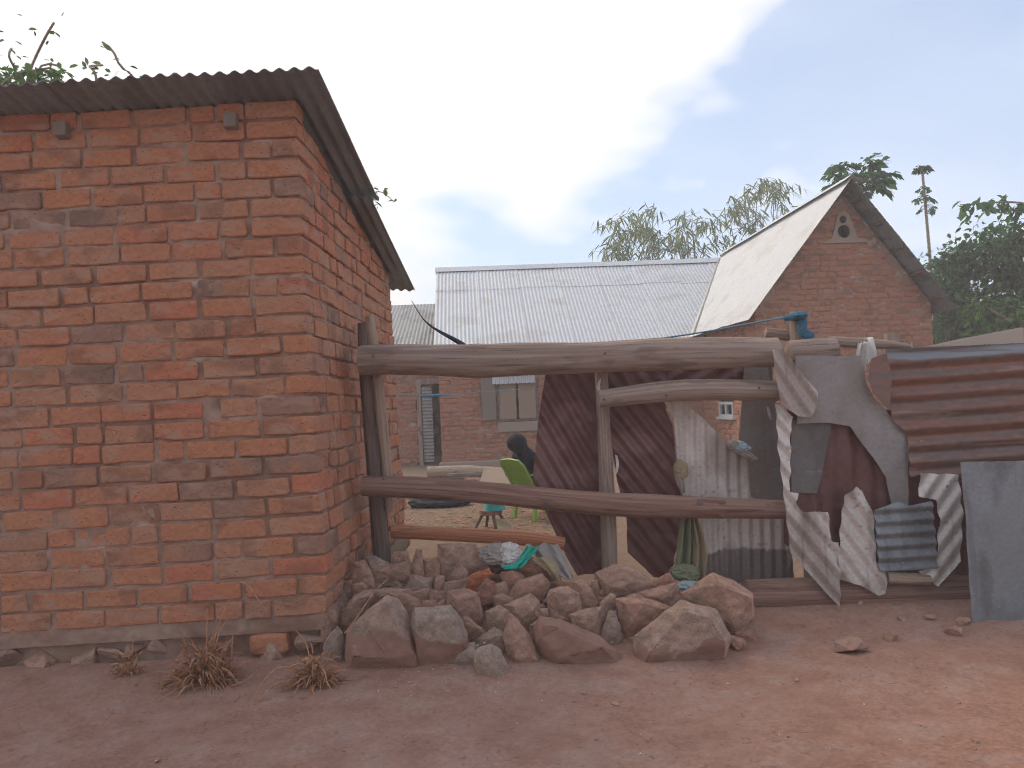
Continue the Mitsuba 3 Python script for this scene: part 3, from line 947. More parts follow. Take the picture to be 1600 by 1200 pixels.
A = HF.w([dl[0] + jw + 0.02, v2 - 0.015, dl[2] - 0.06]); B = HF.w([dl[0] + jw + 0.02, v2 - 0.015, dr_[2] + 0.12]); Cc = HF.w([lu, v2 - 0.025, dl[2] - 0.06])
part(dk2, 'leaf', corr(A, B, Cc, 22, 0.012, nd=5), 'zinc_mat', (4.2, 0.5), smooth=True, label='ribbed metal door leaf')
part(h2, 'step', hbox([dl[0] - 0.3, v2 - 0.45, -0.3], [dr_[0] + 0.3, v2, dr_[2]], 0.02), 'cement_mat')
z2r = at(655, 476, 21.5)[2]
A = HF.w([l2 - 0.5, 5.0, z2r]); B = HF.w([wl + 1.2, 5.0, z2r]); Cc = HF.w([l2 - 0.5, v2 - 0.4, 2.55])
part(h2, 'roof', corr(A, B, Cc, 40, 0.006, nd=8), 'zinc_mat', (3.4, 0.5), smooth=True)
for lo, hi in (([l2, 4.8, 0.0], [r2_, 5.0, 2.5]), ([l2, v2 + 0.06, 0.0], [l2 + 0.2, 4.8, 2.5])):
    part(h2, 'outer_wall', hbox(lo, hi), 'mortar_mat', smooth=False)

# ---------------------------------------------------------------- sheet metal cut to an outline
def sheet_poly(pts, Y, ang=90.0, pitch=0.075, amp=0.010, lean=0.0, seed=0, wig=0.02, edge=0.0035, thick=0.0015, step=0.04, bend=None):
    """A thin sheet standing at depth Y. pts: its outline sighted in the photograph; ang: direction of the ribs in its plane, degrees from horizontal; amp 0 = flat."""
    n = np.array([0, -1.0, lean])
    P = np.array([on_plane(px, py, [0, Y, 0], n) for px, py in pts])
    poly = sg.Polygon(P[:, [0, 2]]).buffer(0)
    ring = poly.segmentize(0.03).exterior
    xy = np.array(ring.coords)[:-1]
    q = np.stack([xy[:, 0], xy[:, 1], 0 * xy[:, 0]], 1)
    xy = xy + edge * 2 * np.stack([meshkit.fbm(q * 14 + seed, 3, seed) - 0.5, meshkit.fbm(q * 14 + 40 + seed, 3, seed + 1) - 0.5], 1)
    poly = sg.Polygon(xy).buffer(0)
    if poly.geom_type != 'Polygon':
        poly = max(poly.geoms, key=lambda g: g.area)
    a = math.radians(ang)
    rib, acr = np.array([math.cos(a), math.sin(a)]), np.array([-math.sin(a), math.cos(a)])
    fr = np.array(poly.exterior.coords) @ np.stack([acr, rib], 1)
    loc = sg.Polygon(fr).buffer(0)
    x0, y0, x1, y1 = loc.bounds
    dx = pitch / 8 if amp else step
    xs, ys = np.arange(x0 - dx, x1 + dx, dx), np.arange(y0 - step, y1 + step, step)
    A, B = np.meshgrid(xs[:-1], ys[:-1], indexing='ij')
    cells = shapely.box(A.ravel(), B.ravel(), A.ravel() + dx, B.ravel() + step)
    shapely.prepare(loc)
    inside = shapely.contains(loc, cells)
    cut = shapely.intersects(loc, cells) & ~inside
    vs, fs, k = [], [], 0
    for c in cells[inside]:
        vs.append(np.array(c.exterior.coords)[:4])
        fs.append([[k, k + 1, k + 2], [k, k + 2, k + 3]])
        k += 4
    for c in cells[cut]:
        g = c.intersection(loc)
        for part_ in getattr(g, 'geoms', [g]):
            if part_.geom_type != 'Polygon' or part_.area < 1e-8:
                continue
            e = np.array(sg.polygon.orient(part_, 1).exterior.coords)[:-1]
            vs.append(e)
            m = len(e)
            fs.append([[k, k + i, k + i + 1] for i in range(1, m - 1)])
            k += m
    v2, f = np.vstack(vs), np.vstack(fs)
    m = trimesh.Trimesh(np.c_[np.round(v2, 6), 0 * v2[:, 0]], f, process=False)
    m.merge_vertices()
    m.update_faces(m.nondegenerate_faces())
    w = np.asarray(m.vertices)[:, :2]
    f = np.asarray(m.faces)
    xz = w[:, :1] * acr + w[:, 1:2] * rib
    off = amp * np.cos(2 * np.pi * w[:, 0] / pitch) if amp else np.zeros(len(w))
    q = np.stack([xz[:, 0], 0 * xz[:, 0] + seed, xz[:, 1]], 1)
    off = off + wig * 2 * (meshkit.fbm(q * 1.8, 4, seed + 3) - 0.5) + 0.25 * wig * (meshkit.fbm(q * 9, 2, seed + 6) - 0.5)
    if bend is not None:
        off = off + bend(xz[:, 0], xz[:, 1])
    Yv = Y + lean * xz[:, 1] - off
    fv = np.stack([xz[:, 0], Yv, xz[:, 1]], 1)
    # orient the front towards the road, then close a back and the rim
    nrm = np.cross(fv[f[:, 1]] - fv[f[:, 0]], fv[f[:, 2]] - fv[f[:, 0]]).sum(0)
    if nrm[1] > 0:
        f = f[:, ::-1]
    back = fv + [0, thick, 0]
    ed = np.sort(np.vstack([f[:, [0, 1]], f[:, [1, 2]], f[:, [2, 0]]]), 1)
    eu, cnt = np.unique(ed, axis=0, return_counts=True)
    rim = eu[cnt == 1]
    N = len(fv)
    fs = np.vstack([f, f[:, ::-1] + N, np.stack([rim[:, 0], rim[:, 1], rim[:, 1] + N], 1) + 2 * N, np.stack([rim[:, 0], rim[:, 1] + N, rim[:, 0] + N], 1) + 2 * N])
    return np.vstack([fv, back, fv, back]), fs


def log(pts, rad, pal, seed, sides=20, n=60, wob=0.10, dent=0.10, flat=1.0):
    path = smooth_path(pts, n)
    r = np.interp(np.linspace(0, 1, n), np.linspace(0, 1, len(rad)), rad)
    return tube(path, r, sides, pal * 100 + seed * 3.7 % 40, True, seed, wob, flat, dent)


def log_part(parent, name, pts, rad, pal, seed, label=None, **k):
    v, f, uv = log(pts, rad, pal, seed, **k)
    return part(parent, name, (v, f), 'wood_mat', uv, smooth=True, label=label)


def knots(parent, pts, rad, seed, nk=3, pal=1):
    r = np.random.default_rng(seed)
    path = smooth_path(pts, 40)
    for _ in range(nk):
        i = r.integers(4, 36)
        a = r.uniform(-0.7, 0.9)
        c = path[i] + np.array([0, -math.cos(a), math.sin(a)]) * rad * 0.93
        m = trimesh.creation.icosphere(2, 1.0)
        v = np.asarray(m.vertices) * [0.022, 0.012, 0.013] * r.uniform(0.7, 1.2)
        v = v * (1 + 0.5 * (meshkit.fbm(np.asarray(m.vertices) * 2 + seed, 2, seed)[:, None] - 0.5))
        uv = np.stack([300 + v[:, 0] * 9 + 5, v[:, 2] * 20], 1)
        part(parent, 'knot', (c + v, np.asarray(m.faces)), 'wood_mat', uv, smooth=True)


# ---------------------------------------------------------------- log fence between the hut and the patched fence
FY = 4.72
PX = lambda pts, Y: np.array([at(x, y, Y) for x, y in pts])
lf = thing('log_fence', 'log rails nailed to crooked posts between the hut and the patchwork of sheets', 'fence')
beam = PX([(562, 563), (640, 562), (720, 563), (800, 562), (900, 559), (1000, 555), (1100, 552), (1214, 550)], FY)
log_part(lf, 'rail', beam, [0.088, 0.095, 0.106, 0.098, 0.095, 0.100, 0.096, 0.088], 0, 1, n=130, sides=28, wob=0.10, dent=0.16, label='thick weathered top log')
knots(lf, beam, 0.09, 5, 5)
up_ = PX([(936, 624), (1000, 616), (1060, 610), (1130, 609), (1216, 611)], FY - 0.02)
log_part(lf, 'rail', up_, [0.052, 0.060, 0.066, 0.064, 0.060], 0, 2, n=60, wob=0.10, dent=0.10, label='short log under the right half of the top log')
low = PX([(566, 759), (650, 762), (740, 768), (850, 779), (960, 788), (1060, 792), (1226, 796)], FY - 0.03)
log_part(lf, 'rail', low, [0.060, 0.066, 0.064, 0.066, 0.072, 0.064, 0.056], 1, 3, n=110, sides=24, wob=0.09, dent=0.12, label='long brown lower log')
knots(lf, low, 0.066, 9, 4)
p1 = PX([(570, 505), (572, 560), (579, 650), (588, 760), (600, 905)], FY + 0.16)
log_part(lf, 'post', p1, [0.045, 0.05, 0.052, 0.055, 0.058], 3, 4, n=60, label='dark post against the hut')
p1b = PX([(577, 494), (586, 560), (596, 650), (605, 740), (609, 800)], FY + 0.135)
log_part(lf, 'post', p1b, [0.030, 0.032, 0.034, 0.032, 0.026], 4, 5, n=50, label='thin pale pole tied to the dark post')
p2 = PX([(938, 560), (941, 620), (946, 720), (950, 800), (953, 930)], FY + 0.17)
log_part(lf, 'post', p2, [0.040, 0.042, 0.047, 0.050, 0.052], 0, 6, n=60)
p3 = PX([(1196, 566), (1200, 640), (1206, 760), (1212, 930)], FY + 0.40)
log_part(lf, 'post', p3, [0.040, 0.042, 0.045, 0.050], 3, 7, n=60)
MY = FY + 0.27
part(lf, 'metal_sheet', sheet_poly([(856, 560), (933, 560), (936, 660), (942, 770), (948, 895), (902, 899), (884, 868), (866, 830), (832, 753), (840, 663)], MY, 118, 0.082, 0.012, seed=3, wig=0.03),
     'paint_mat', (0.3, 0.0), smooth=True, label='dark maroon corrugated sheet left of the middle post')
part(lf, 'metal_sheet', sheet_poly([(940, 560), (1046, 560), (1040, 640), (1051, 663), (1057, 725), (1067, 762), (1065, 817), (1054, 879), (1040, 906), (1022, 902), (980, 862), (979, 811), (962, 740), (948, 640)], MY + 0.02, 126, 0.084, 0.012, seed=7, wig=0.03),
     'paint_mat', (0.6, 0.0), smooth=True, label='dark maroon corrugated sheet right of the middle post')
part(lf, 'metal_sheet', sheet_poly([(1030, 555), (1176, 560), (1174, 604), (1030, 612)], MY + 0.05, 30, 0.10, 0.010, seed=9, wig=0.04),
     'paint_mat', (0.8, 0.0), smooth=True, label='strip of maroon sheet under the top log')
part(lf, 'metal_sheet', sheet_poly([(1037, 626), (1067, 628), (1096, 652), (1125, 681), (1138, 697), (1170, 720), (1174, 776), (1229, 805), (1238, 872), (1230, 912), (1100, 912), (1075, 870), (1071, 800), (1058, 713), (1054, 659)],
     FY + 0.19, 88.5, 0.068, 0.0075, seed=12, wig=0.035), 'zinc_mat', lambda v: np.stack([1.3 + 0 * v[:, 0], 1 + np.clip((0.42 - v[:, 2]) / 0.20, 0, 1)], 1), smooth=True, label='dirty whitish corrugated sheet with a curved top edge')
part(lf, 'metal_sheet', sheet_poly([(1163, 566), (1197, 566), (1216, 640), (1230, 800), (1246, 940), (1190, 940), (1160, 800), (1152, 720), (1158, 640)], FY + 0.30, 90, 0.1, 0, seed=14, wig=0.02),
     'zinc_mat', (2.2, 0.5), smooth=True, label='narrow flat grey sheet behind the rails')

for px, py, o in ((944, 624, 0.075), (1041, 618, 0.085), (1186, 606, 0.08), (600, 748, 0.075), (950, 784, 0.09), (1200, 789, 0.075), (583, 556, 0.10), (945, 552, 0.11)):
    c = at(px, py, FY - o)
    m = trimesh.creation.icosphere(1, 0.007)
    part(lf, 'nail', (np.asarray(m.vertices) * [1, 1.5, 1] + c, np.asarray(m.faces)), 'zinc_mat', (6.3, 0.5))

# ---------------------------------------------------------------- patchwork fence
PY = 4.56
pf = thing('patchwork_fence', 'fence patched from rusty, white and maroon scraps of sheet metal', 'fence')
log_part(pf, 'rail', PX([(1232, 551), (1262, 550), (1305, 547)], FY + 0.03), [0.072, 0.082, 0.074], 0, 11, n=24, sides=22, label='stub of log at the head of the patched fence')
log_part(pf, 'rail', PX([(1196, 519), (1216, 522), (1244, 526)], FY + 0.22), [0.030, 0.036, 0.034], 0, 12, n=16)
log_part(pf, 'post', PX([(1246, 487), (1247, 520), (1250, 600), (1262, 760), (1276, 960)], FY + 0.17), [0.050, 0.050, 0.055, 0.058, 0.060], 5, 13, n=60)
log_part(pf, 'pole', PX([(1296, 533), (1340, 536), (1380, 538), (1422, 541)], FY + 0.18), [0.033, 0.034, 0.030, 0.014], 5, 14, n=40, wob=0.06)
log_part(pf, 'post', PX([(1393, 521), (1394, 560), (1400, 700), (1412, 940)], FY + 0.24), [0.046, 0.046, 0.05, 0.05], 5, 15, n=50)
log_part(pf, 'sill', PX([(1165, 932), (1240, 930), (1330, 928), (1420, 926), (1516, 922)], PY + 0.10), [0.098, 0.10, 0.098, 0.096, 0.092], 1, 16, n=90, sides=24, wob=0.08, dent=0.10, label='thick brown log lying along the foot of the patched fence')


def patch(pts, Y, ang, pitch, amp, mat, uv, label, seed, **k):
    part(pf, 'metal_sheet', sheet_poly(pts, Y, ang, pitch, amp, seed=seed, **k), mat, uv, smooth=True, label=label)


patch([(1228, 640), (1402, 640), (1404, 720), (1514, 715), (1514, 905), (1296, 905), (1226, 850)], PY + 0.09, 90, 0.11, 0.006, 'paint_mat', (0.2, 0.0), 'dark maroon backing sheet of the patched fence', 21)
patch([(1236, 656), (1300, 660), (1288, 720), (1276, 770), (1236, 770)], PY + 0.055, 90, 0.1, 0, 'zinc_mat', (6.3, 0.5), 'dark grey scrap over the maroon backing', 22, wig=0.025)
patch([(1242, 556), (1290, 556), (1345, 556), (1352, 595), (1364, 621), (1384, 640), (1392, 652), (1419, 680), (1421, 795), (1396, 790), (1384, 745), (1364, 714), (1347, 694), (1328, 666), (1290, 660), (1246, 662)],
      PY + 0.02, 90, 0.09, 0.0, 'zinc_mat', (2.4, 0.5), 'flat grey sheet with a curved lower edge', 23, wig=0.030, step=0.03)
patch([(1207, 546), (1222, 547), (1235, 560), (1256, 588), (1278, 612), (1278, 635), (1267, 652), (1247, 650), (1222, 632), (1214, 602)], PY - 0.045, 122, 0.080, 0.010, 'zinc_mat', (1.4, 0.5), 'whitish corrugated scrap nailed over the log ends', 24, wig=0.03)
patch([(1212, 630), (1222, 634), (1240, 652), (1235, 677), (1235, 720), (1232, 768), (1248, 771), (1241, 785), (1251, 799), (1291, 799), (1296, 824), (1297, 845), (1309, 848), (1311, 880), (1313, 949), (1300, 937), (1234, 864), (1225, 789), (1216, 701)],
      PY - 0.02, 128, 0.080, 0.010, 'zinc_mat', (1.7, 0.5), 'long torn whitish corrugated strip hanging to a point', 25, wig=0.03)
patch([(1339, 760), (1349, 768), (1365, 800), (1371, 880), (1385, 896), (1385, 928), (1371, 930), (1344, 915), (1312, 906), (1310, 872), (1314, 813), (1320, 776)], PY - 0.035, 124, 0.080, 0.010, 'zinc_mat', (1.2, 0.5), 'torn whitish corrugated strip beside the small blue-grey scrap', 26, wig=0.03)
patch([(1384, 546), (1430, 543), (1500, 540), (1600, 536), (1860, 528), (1860, 722), (1512, 724), (1500, 740), (1436, 741), (1421, 745), (1418, 680), (1392, 652), (1385, 600)],
      PY - 0.005, 1.6, 0.098, 0.013, 'paint_mat', lambda v: np.stack([1.4 + 0 * v[:, 0], np.clip((v[:, 2] - 1.375) / 0.14, 0, 1)], 1), 'long rusty corrugated sheet with horizontal ribs and a bluish top edge', 27, wig=0.02)
patch([(1362, 560), (1386, 552), (1394, 590), (1388, 640), (1380, 634), (1362, 612), (1356, 590)], PY - 0.03, 90, 0.1, 0, 'paint_mat', (1.9, 0.0), 'small torn rusty scrap at the end of the long rusty sheet', 28, wig=0.05)
patch([(1437, 739), (1496, 741), (1499, 763), (1503, 800), (1501, 877), (1467, 917), (1434, 893), (1462, 880), (1466, 810), (1460, 780), (1434, 776)], PY - 0.03, 52, 0.080, 0.010, 'zinc_mat', (1.05, 0.5), 'whitish corrugated scrap beside the flat blue-grey sheet', 29, wig=0.03)
patch([(1364, 796), (1380, 791), (1405, 784), (1420, 790), (1456, 783), (1466, 888), (1374, 893)], PY - 0.055, 1, 0.070, 0.009, 'zinc_mat', (3.6, 0.5), 'small blue-grey corrugated scrap with horizontal ribs', 30, wig=0.02)
v, f, uv = log(PX([(1386, 902), (1420, 904), (1452, 905)], PY - 0.01), [0.036, 0.038, 0.036], 4, 17, n=14, flat=0.9)
part(pf, 'plank', (v, f), 'wood_mat', uv, smooth=True, label='short tan plank under the small blue-grey scrap')
patch([(1500, 722), (1600, 720), (1860, 718), (1860, 975), (1600, 975), (1519, 972), (1510, 860), (1504, 780)], 4.22, 91, 0.24, 0.006, 'zinc_mat', (3.2, 0.5), 'tall flat blue-grey sheet at the right end', 31, wig=0.02, lean=0.02)
for px, py in ((1411, 880), (1340, 790), (1290, 880), (1236, 700), (1450, 800), (1480, 760), (1530, 760), (1560, 950), (1440, 690), (1260, 640)):
    c = at(px, py, PY - 0.075 if px < 1500 else 4.17)
    m = trimesh.creation.icosphere(1, 0.008)
    part(pf, 'nail', (np.asarray(m.vertices) * [1, 0.5, 1] + c, np.asarray(m.faces)), 'zinc_mat', (2.9, 0.5))


# ---------------------------------------------------------------- the stones
def za(p):
    return [(500 + x / 5.333, 860 + y / 5.333) for x, y in p]


def zb(p):
    return [(760 + x / 5.0, 820 + y / 5.0) for x, y in p]


def zc(p):
    return [(800 + x / 4.0, 780 + y / 4.0) for x, y in p]


def ybase(py):
    return 3.90 + np.clip((1042 - py) / 162.0, -0.3, 1.3) * 0.70


def stone(pts, u, seed, ridge=(), thick=None, dirt=0.30, line=None, Y=None, rough_=0.05, soft=1):
    """A stone from its sighted outline: the outline a little behind its front, ridge points on its front, a smaller back."""
    P = np.array(pts, float)
    P = P.mean(0) + (P - P.mean(0)) * 1.07
    low_ = P[:, 1].max()
    Y = ybase(low_) if Y is None else Y
    w = np.array([at(x, y, Y) for x, y in P])
    c = w.mean(0)
    ext = np.ptp(w, axis=0)
    th = thick or 0.75 * math.sqrt(max(ext[0], 0.03) * max(ext[2], 0.03))
    r = np.random.default_rng(seed + 900)
    mid_ = w + [0, 0.20 * th, 0] + (r.random((len(w), 1)) - 0.5) * [0, 0.20 * th, 0]
    if len(ridge):
        fr = np.array([at(x, y, Y - 0.18 * th) for x, y in ridge])
    else:
        k = r.uniform(0.25, 0.72, (len(w), 1))
        fr = c + (w - c) * k + [0.0, 0, 0.10 * ext[2]] - np.array([0, 0.16 * th, 0]) * r.uniform(0.5, 1.1, (len(w), 1))
    bk = c + (w - c) * 0.60 + [0, 0.85 * th, -0.30 * th]
    foot = w[np.argsort(-P[:, 1])[:3]] + [0, 0.05 * th, -0.05]
    v, f = rock(np.vstack([mid_, fr, bk, foot]), r, 0.010, rough_ if len(ridge) else 0.032, soft if len(ridge) else 0, seed)
    key = numbered('stone')

    def uvf(q):
        d = np.full(len(q), dirt)
        if line is not None:       # where clean stone meets the red earth that splashed on it
            n = meshkit.fbm(q * 11 + seed, 4, seed)
            zl = at(P[:, 0].mean(), line, Y)[2]
            d = np.clip(0.5 - (q[:, 2] - zl + 0.26 * (n - 0.5)) / 0.035, 0.12, 0.95)
        return np.stack([np.full(len(q), u), d], 1)

    put(key, (v, f), 'stone_mat', uvf, smooth=24)
    return key


def lab(key, text, cat='stone', group='stones heaped below the fence'):
    labels[key] = {'label': text, 'category': cat}
    if group:
        labels[key]['group'] = group


big = [
    (za([(540, 415), (620, 450), (700, 560), (745, 650), (800, 870), (815, 965), (230, 965), (212, 850), (215, 700), (380, 530)]), 0.18, [*za([(540, 430), (520, 560), (400, 660), (620, 690), (780, 870), (280, 880), (560, 900)])], 0.34, 860 + 720 / 5.333,
     'large pointed boulder with a pale ridge, nearest the hut'),
    (za([(790, 500), (1080, 497), (1150, 580), (1200, 720), (1225, 790), (1100, 955), (830, 955), (780, 760), (738, 640)]), 0.0, [*za([(790, 560), (1090, 560), (950, 690), (1190, 780), (790, 745)])], 0.30, 860 + 740 / 5.333,
     'flat-topped grey block with a red earthy lower half'),
    (za([(1090, 830), (1280, 790), (1330, 900), (1300, 985), (1130, 970)]), 0.02, [], 0.2, None, 'low grey stone between the flat-topped block and the dark rough stone'),
    (za([(1420, 805), (1490, 850), (1560, 1000), (1562, 1115), (1430, 1140), (1285, 980), (1290, 870), (1340, 825)]), 0.05, [], 0.22, None, 'dark rough stone lying farthest forward in the heap'),
    (zb([(185, 725), (240, 760), (330, 880), (420, 1040), (450, 1085), (200, 1095), (130, 880)]), 0.55, [*zb([(210, 780), (250, 900), (400, 1050), (220, 1040)])], 0.25, None, 'tall sloping brown slab right of the dark rough stone'),
    (zb([(430, 760), (540, 742), (700, 810), (900, 920), (1040, 1020), (1130, 1110), (560, 1115), (400, 960), (382, 870)]), 0.50, [*zb([(450, 790), (560, 800), (720, 880), (900, 960), (560, 1040), (430, 880)])], 0.32, 965.0,
     'long brown boulder sloping down to the right in the front row'),
    (zc([(1080, 665), (1180, 680), (1290, 720), (1340, 850), (1385, 900), (1330, 1010), (1200, 1045), (800, 1045), (788, 880), (900, 790)]), 0.22, [*zc([(1080, 700), (1240, 740), (950, 850), (1330, 900), (850, 980)])], 0.36, 780 + 915 / 4.0,
     'big coarse-grained boulder with a pale crumbling crown'),
    (zc([(1080, 610), (1170, 560), (1290, 493), (1420, 540), (1510, 600), (1537, 710), (1520, 830), (1400, 870), (1330, 760), (1180, 690)]), 0.52, [*zc([(1290, 530), (1380, 660), (1500, 620), (1390, 800)])], 0.34, None, 'big smooth reddish boulder at the right end of the heap'),
    (zc([(538, 480), (640, 420), (740, 430), (830, 480), (895, 548), (790, 595), (670, 575), (600, 585), (545, 545)]), 0.36, [], 0.3, None, 'flat pale slab on top of the heap by the middle post'),
    (zc([(660, 640), (780, 618), (900, 680), (1020, 690), (960, 755), (800, 825), (700, 815), (680, 700)]), 0.60, [], 0.25, None, 'blocky brown stone behind the coarse-grained boulder'),
    (zc([(800, 590), (1030, 530), (1075, 640), (1000, 685), (900, 655), (790, 620)]), 0.56, [], 0.2, None, 'brown block left of the big smooth reddish boulder'),
    (zc([(370, 735), (450, 698), (560, 680), (577, 730), (552, 850), (500, 853), (400, 785)]), 0.34, [], 0.14, None, 'flat pale broken stone leaning on the long brown boulder'),
    (zc([(610, 705), (650, 708), (680, 800), (672, 885), (560, 855)]), 0.02, [], 0.16, None, 'upright light grey stone near the coarse-grained boulder'),
    (zc([(240, 580), (350, 553), (420, 600), (432, 680), (350, 752), (250, 705), (222, 630)]), 0.42, [], 0.2, None, 'round knobbly stone with a ringed face'),
    (zb([(140, 640), (340, 553), (410, 610), (417, 690), (270, 772), (208, 700)]), 0.50, [], 0.2, None, 'squarish brown block left of the ringed stone'),
    (zb([(190, 530), (250, 450), (430, 398), (500, 470), (430, 530), (220, 585)]), 0.58, [], 0.2, None, 'long flat brown stone behind the squarish brown block'),
    (za([(1180, 290), (1260, 208), (1400, 158), (1432, 205), (1330, 265), (1240, 325)]), 1.0, [], 0.12, None, 'bright orange-red broken brick in the heap'),
    (za([(430, 180), (590, 120), (720, 103), (792, 203), (560, 213), (450, 203)]), 0.40, [], 0.18, None, 'long yellowish stone at the foot of the dark post'),
    (za([(770, 90), (800, 0), (842, 0), (862, 235), (830, 235)]), 0.45, [], 0.09, None, 'thin stone slab standing on end beside the dark post'),
    (za([(1060, 240), (1160, 88), (1232, 190), (1212, 250)]), 0.44, [], 0.12, None, 'pale triangular stone leaning on the dark slab'),
    (za([(980, -40), (1290, -40), (1330, 150), (1200, 180), (1060, 175), (1000, 150)]), 0.30, [], 0.16, None, 'wide dark slab standing behind the heap'),
    (za([(730, 272), (770, 203), (840, 250), (922, 250), (922, 302), (740, 325)]), 0.12, [], 0.12, None, 'pale grey pointed stone below the yellowish one'),
    (za([(150, 545), (270, 388), (420, 338), (432, 390), (350, 520), (230, 605), (158, 595)]), 0.38, [], 0.2, None, 'slanting brown-grey stone between the hut and the pointed boulder'),
    (za([(20, 790), (130, 648), (182, 700), (172, 860), (60, 910), (18, 860)]), 0.10, [], 0.16, None, 'rough grey stone against the corner of the hut'),
    (za([(1060, 370), (1200, 333), (1310, 380), (1342, 500), (1250, 563), (1150, 573), (1055, 480)]), 0.60, [], 0.2, None, 'broad reddish stone above the flat-topped grey block'),
    (za([(1310, 750), (1450, 653), (1530, 700), (1567, 800), (1500, 825)]), 0.16, [], 0.14, None, 'dark grey-brown stone above the dark rough one'),
    (za([(1168, 600), (1230, 558), (1372, 680), (1300, 725), (1188, 660)]), 0.55, [], 0.13, None, 'oblong brown stone beside the flat-topped grey block'),
    (za([(378, 60), (450, 48), (570, 110), (420, 175)]), 0.08, [], 0.12, None, 'grey wedge of stone behind the yellowish one'),
    (zb([(250, 320), (340, 253), (440, 310), (482, 390), (280, 395)]), 0.80, [], 0.15, None, 'reddish rounded stone below the green rag'),
]
for i, (pts, u, ridge, th, line, text) in enumerate(big):
    lab(stone(pts, u, i + 1, ridge, th, line=line), text)
small = [
    (za([(1310, 330), (1380, 238), (1452, 270), (1442, 355), (1330, 385)]), 0.85), (za([(1448, 290), (1520, 268), (1572, 330), (1560, 385), (1460, 375)]), 0.6),
    (za([(1030, 270), (1240, 238), (1180, 305), (1060, 355), (1028, 320)]), 0.35), (za([(950, 260), (970, 213), (1037, 220), (1022, 325), (960, 325)]), 0.5),
    (za([(590, 95), (610, 18), (722, 8), (742, 80), (650, 110)]), 0.45), (za([(250, 240), (280, 108), (370, 88), (442, 240), (380, 280)]), 0.62),
    (za([(430, 340), (560, 318), (752, 330), (752, 385), (560, 395), (430, 405)]), 0.4), (za([(568, 370), (690, 358), (760, 410), (832, 420), (822, 485), (720, 505), (600, 415)]), 0.65),
    (za([(760, 350), (900, 318), (922, 400), (770, 405)]), 0.5), (za([(910, 330), (1032, 350), (1052, 405), (950, 435), (913, 400)]), 0.62),
    (za([(830, 420), (962, 418), (972, 485), (840, 500)]), 0.7), (za([(968, 450), (1052, 398), (1062, 485), (978, 495)]), 0.55),
    (za([(0, 520), (60, 478), (127, 520), (92, 655), (0, 745)]), 0.45), (za([(88, 370), (200, 348), (192, 435), (108, 455)]), 0.35), (za([(118, 440), (202, 438), (192, 495), (138, 495)]), 0.25),
    (za([(258, 290), (340, 268), (392, 300), (300, 345)]), 0.6), (za([(598, 270), (650, 258), (692, 312), (620, 325)]), 0.3), (za([(858, 80), (970, 58), (992, 120), (962, 205), (878, 190)]), 0.62),
    (za([(1290, 0), (1370, -22), (1422, 132), (1350, 155), (1308, 100)]), 0.5), (zb([(115, 380), (200, 348), (287, 400), (272, 465), (200, 495), (138, 430)]), 0.7),
    (zb([(58, 470), (150, 448), (177, 500), (150, 550), (58, 545)]), 0.6), (zb([(-5, 685), (100, 638), (172, 680), (172, 755), (90, 815), (18, 745)]), 0.3), (zb([(408, 660), (480, 658), (492, 725), (420, 765)]), 0.5),
    (zb([(50, 560), (130, 540), (205, 580), (190, 615), (80, 630)]), 0.6), (zc([(390, 520), (440, 508), (500, 570), (537, 655), (470, 675), (420, 625)]), 0.5), (zc([(880, 520), (970, 463), (1027, 520), (900, 555)]), 0.75),
    (zb([(820, 440), (870, 430), (890, 500), (850, 520)]), 0.4), (zb([(890, 620), (970, 540), (1015, 560), (1000, 640), (930, 690)]), 0.3), (zb([(340, 790), (400, 750), (420, 830), (370, 860)]), 0.2),
    (za([(1140, 480), (1210, 520), (1240, 570), (1170, 590)]), 0.7), (za([(200, 260), (262, 250), (270, 300), (190, 330)]), 0.55), (za([(640, 110), (740, 85), (770, 120), (720, 140)]), 0.45),
    (za([(860, 230), (940, 225), (950, 265), (880, 280)]), 0.4), (za([(690, 300), (735, 290), (760, 330), (700, 340)]), 0.5), (zb([(480, 640), (560, 720), (640, 745), (520, 760)]), 0.45),
    (zc([(1240, 1085), (1300, 1060), (1360, 1090), (1340, 1120)]), 0.45), (zc([(1310, 1045), (1365, 1060), (1350, 1095)]), 0.4),
]
SHORT = ['large pointed boulder', 'flat-topped grey block', 'low grey stone', 'dark rough stone', 'tall sloping brown slab', 'long brown boulder', 'coarse-grained boulder', 'smooth reddish boulder',
         'flat pale slab', 'blocky brown stone', 'brown block by the reddish boulder', 'flat pale broken stone', 'upright light grey stone', 'ringed stone', 'squarish brown block', 'long flat brown stone',
         'orange-red brick', 'long yellowish stone', 'upright thin slab', 'pale triangular stone', 'wide dark slab', 'pale pointed stone', 'slanting brown-grey stone', 'rough grey stone', 'broad reddish stone',
         'dark grey-brown stone', 'oblong brown stone', 'grey wedge', 'reddish rounded stone']
CEN = [np.mean(b[0], 0) for b in big]
used = set()
for i, (pts, u) in enumerate(small):
    c = np.mean(pts, 0)
    tone = 'greyish' if u < 0.36 else 'brown' if u < 0.56 else 'reddish'
    size = math.sqrt(np.prod(np.ptp(np.array(pts), axis=0)))
    word = 'very small' if size < 17 else 'small' if size < 27 else 'middling'
    for o in np.argsort([np.hypot(*(c - q)) for q in CEN]):
        d = c - CEN[o]
        where = ('right of' if d[0] > 0 else 'left of') if abs(d[0]) > abs(d[1]) else ('just below' if d[1] > 0 else 'just above')
        text = f'{word} {tone} stone in the heap, {where} the {SHORT[o]}'
        if text not in used:
            break
    used.add(text)
    lab(stone(pts, u, i + 60), text)
r3 = np.random.default_rng(77)
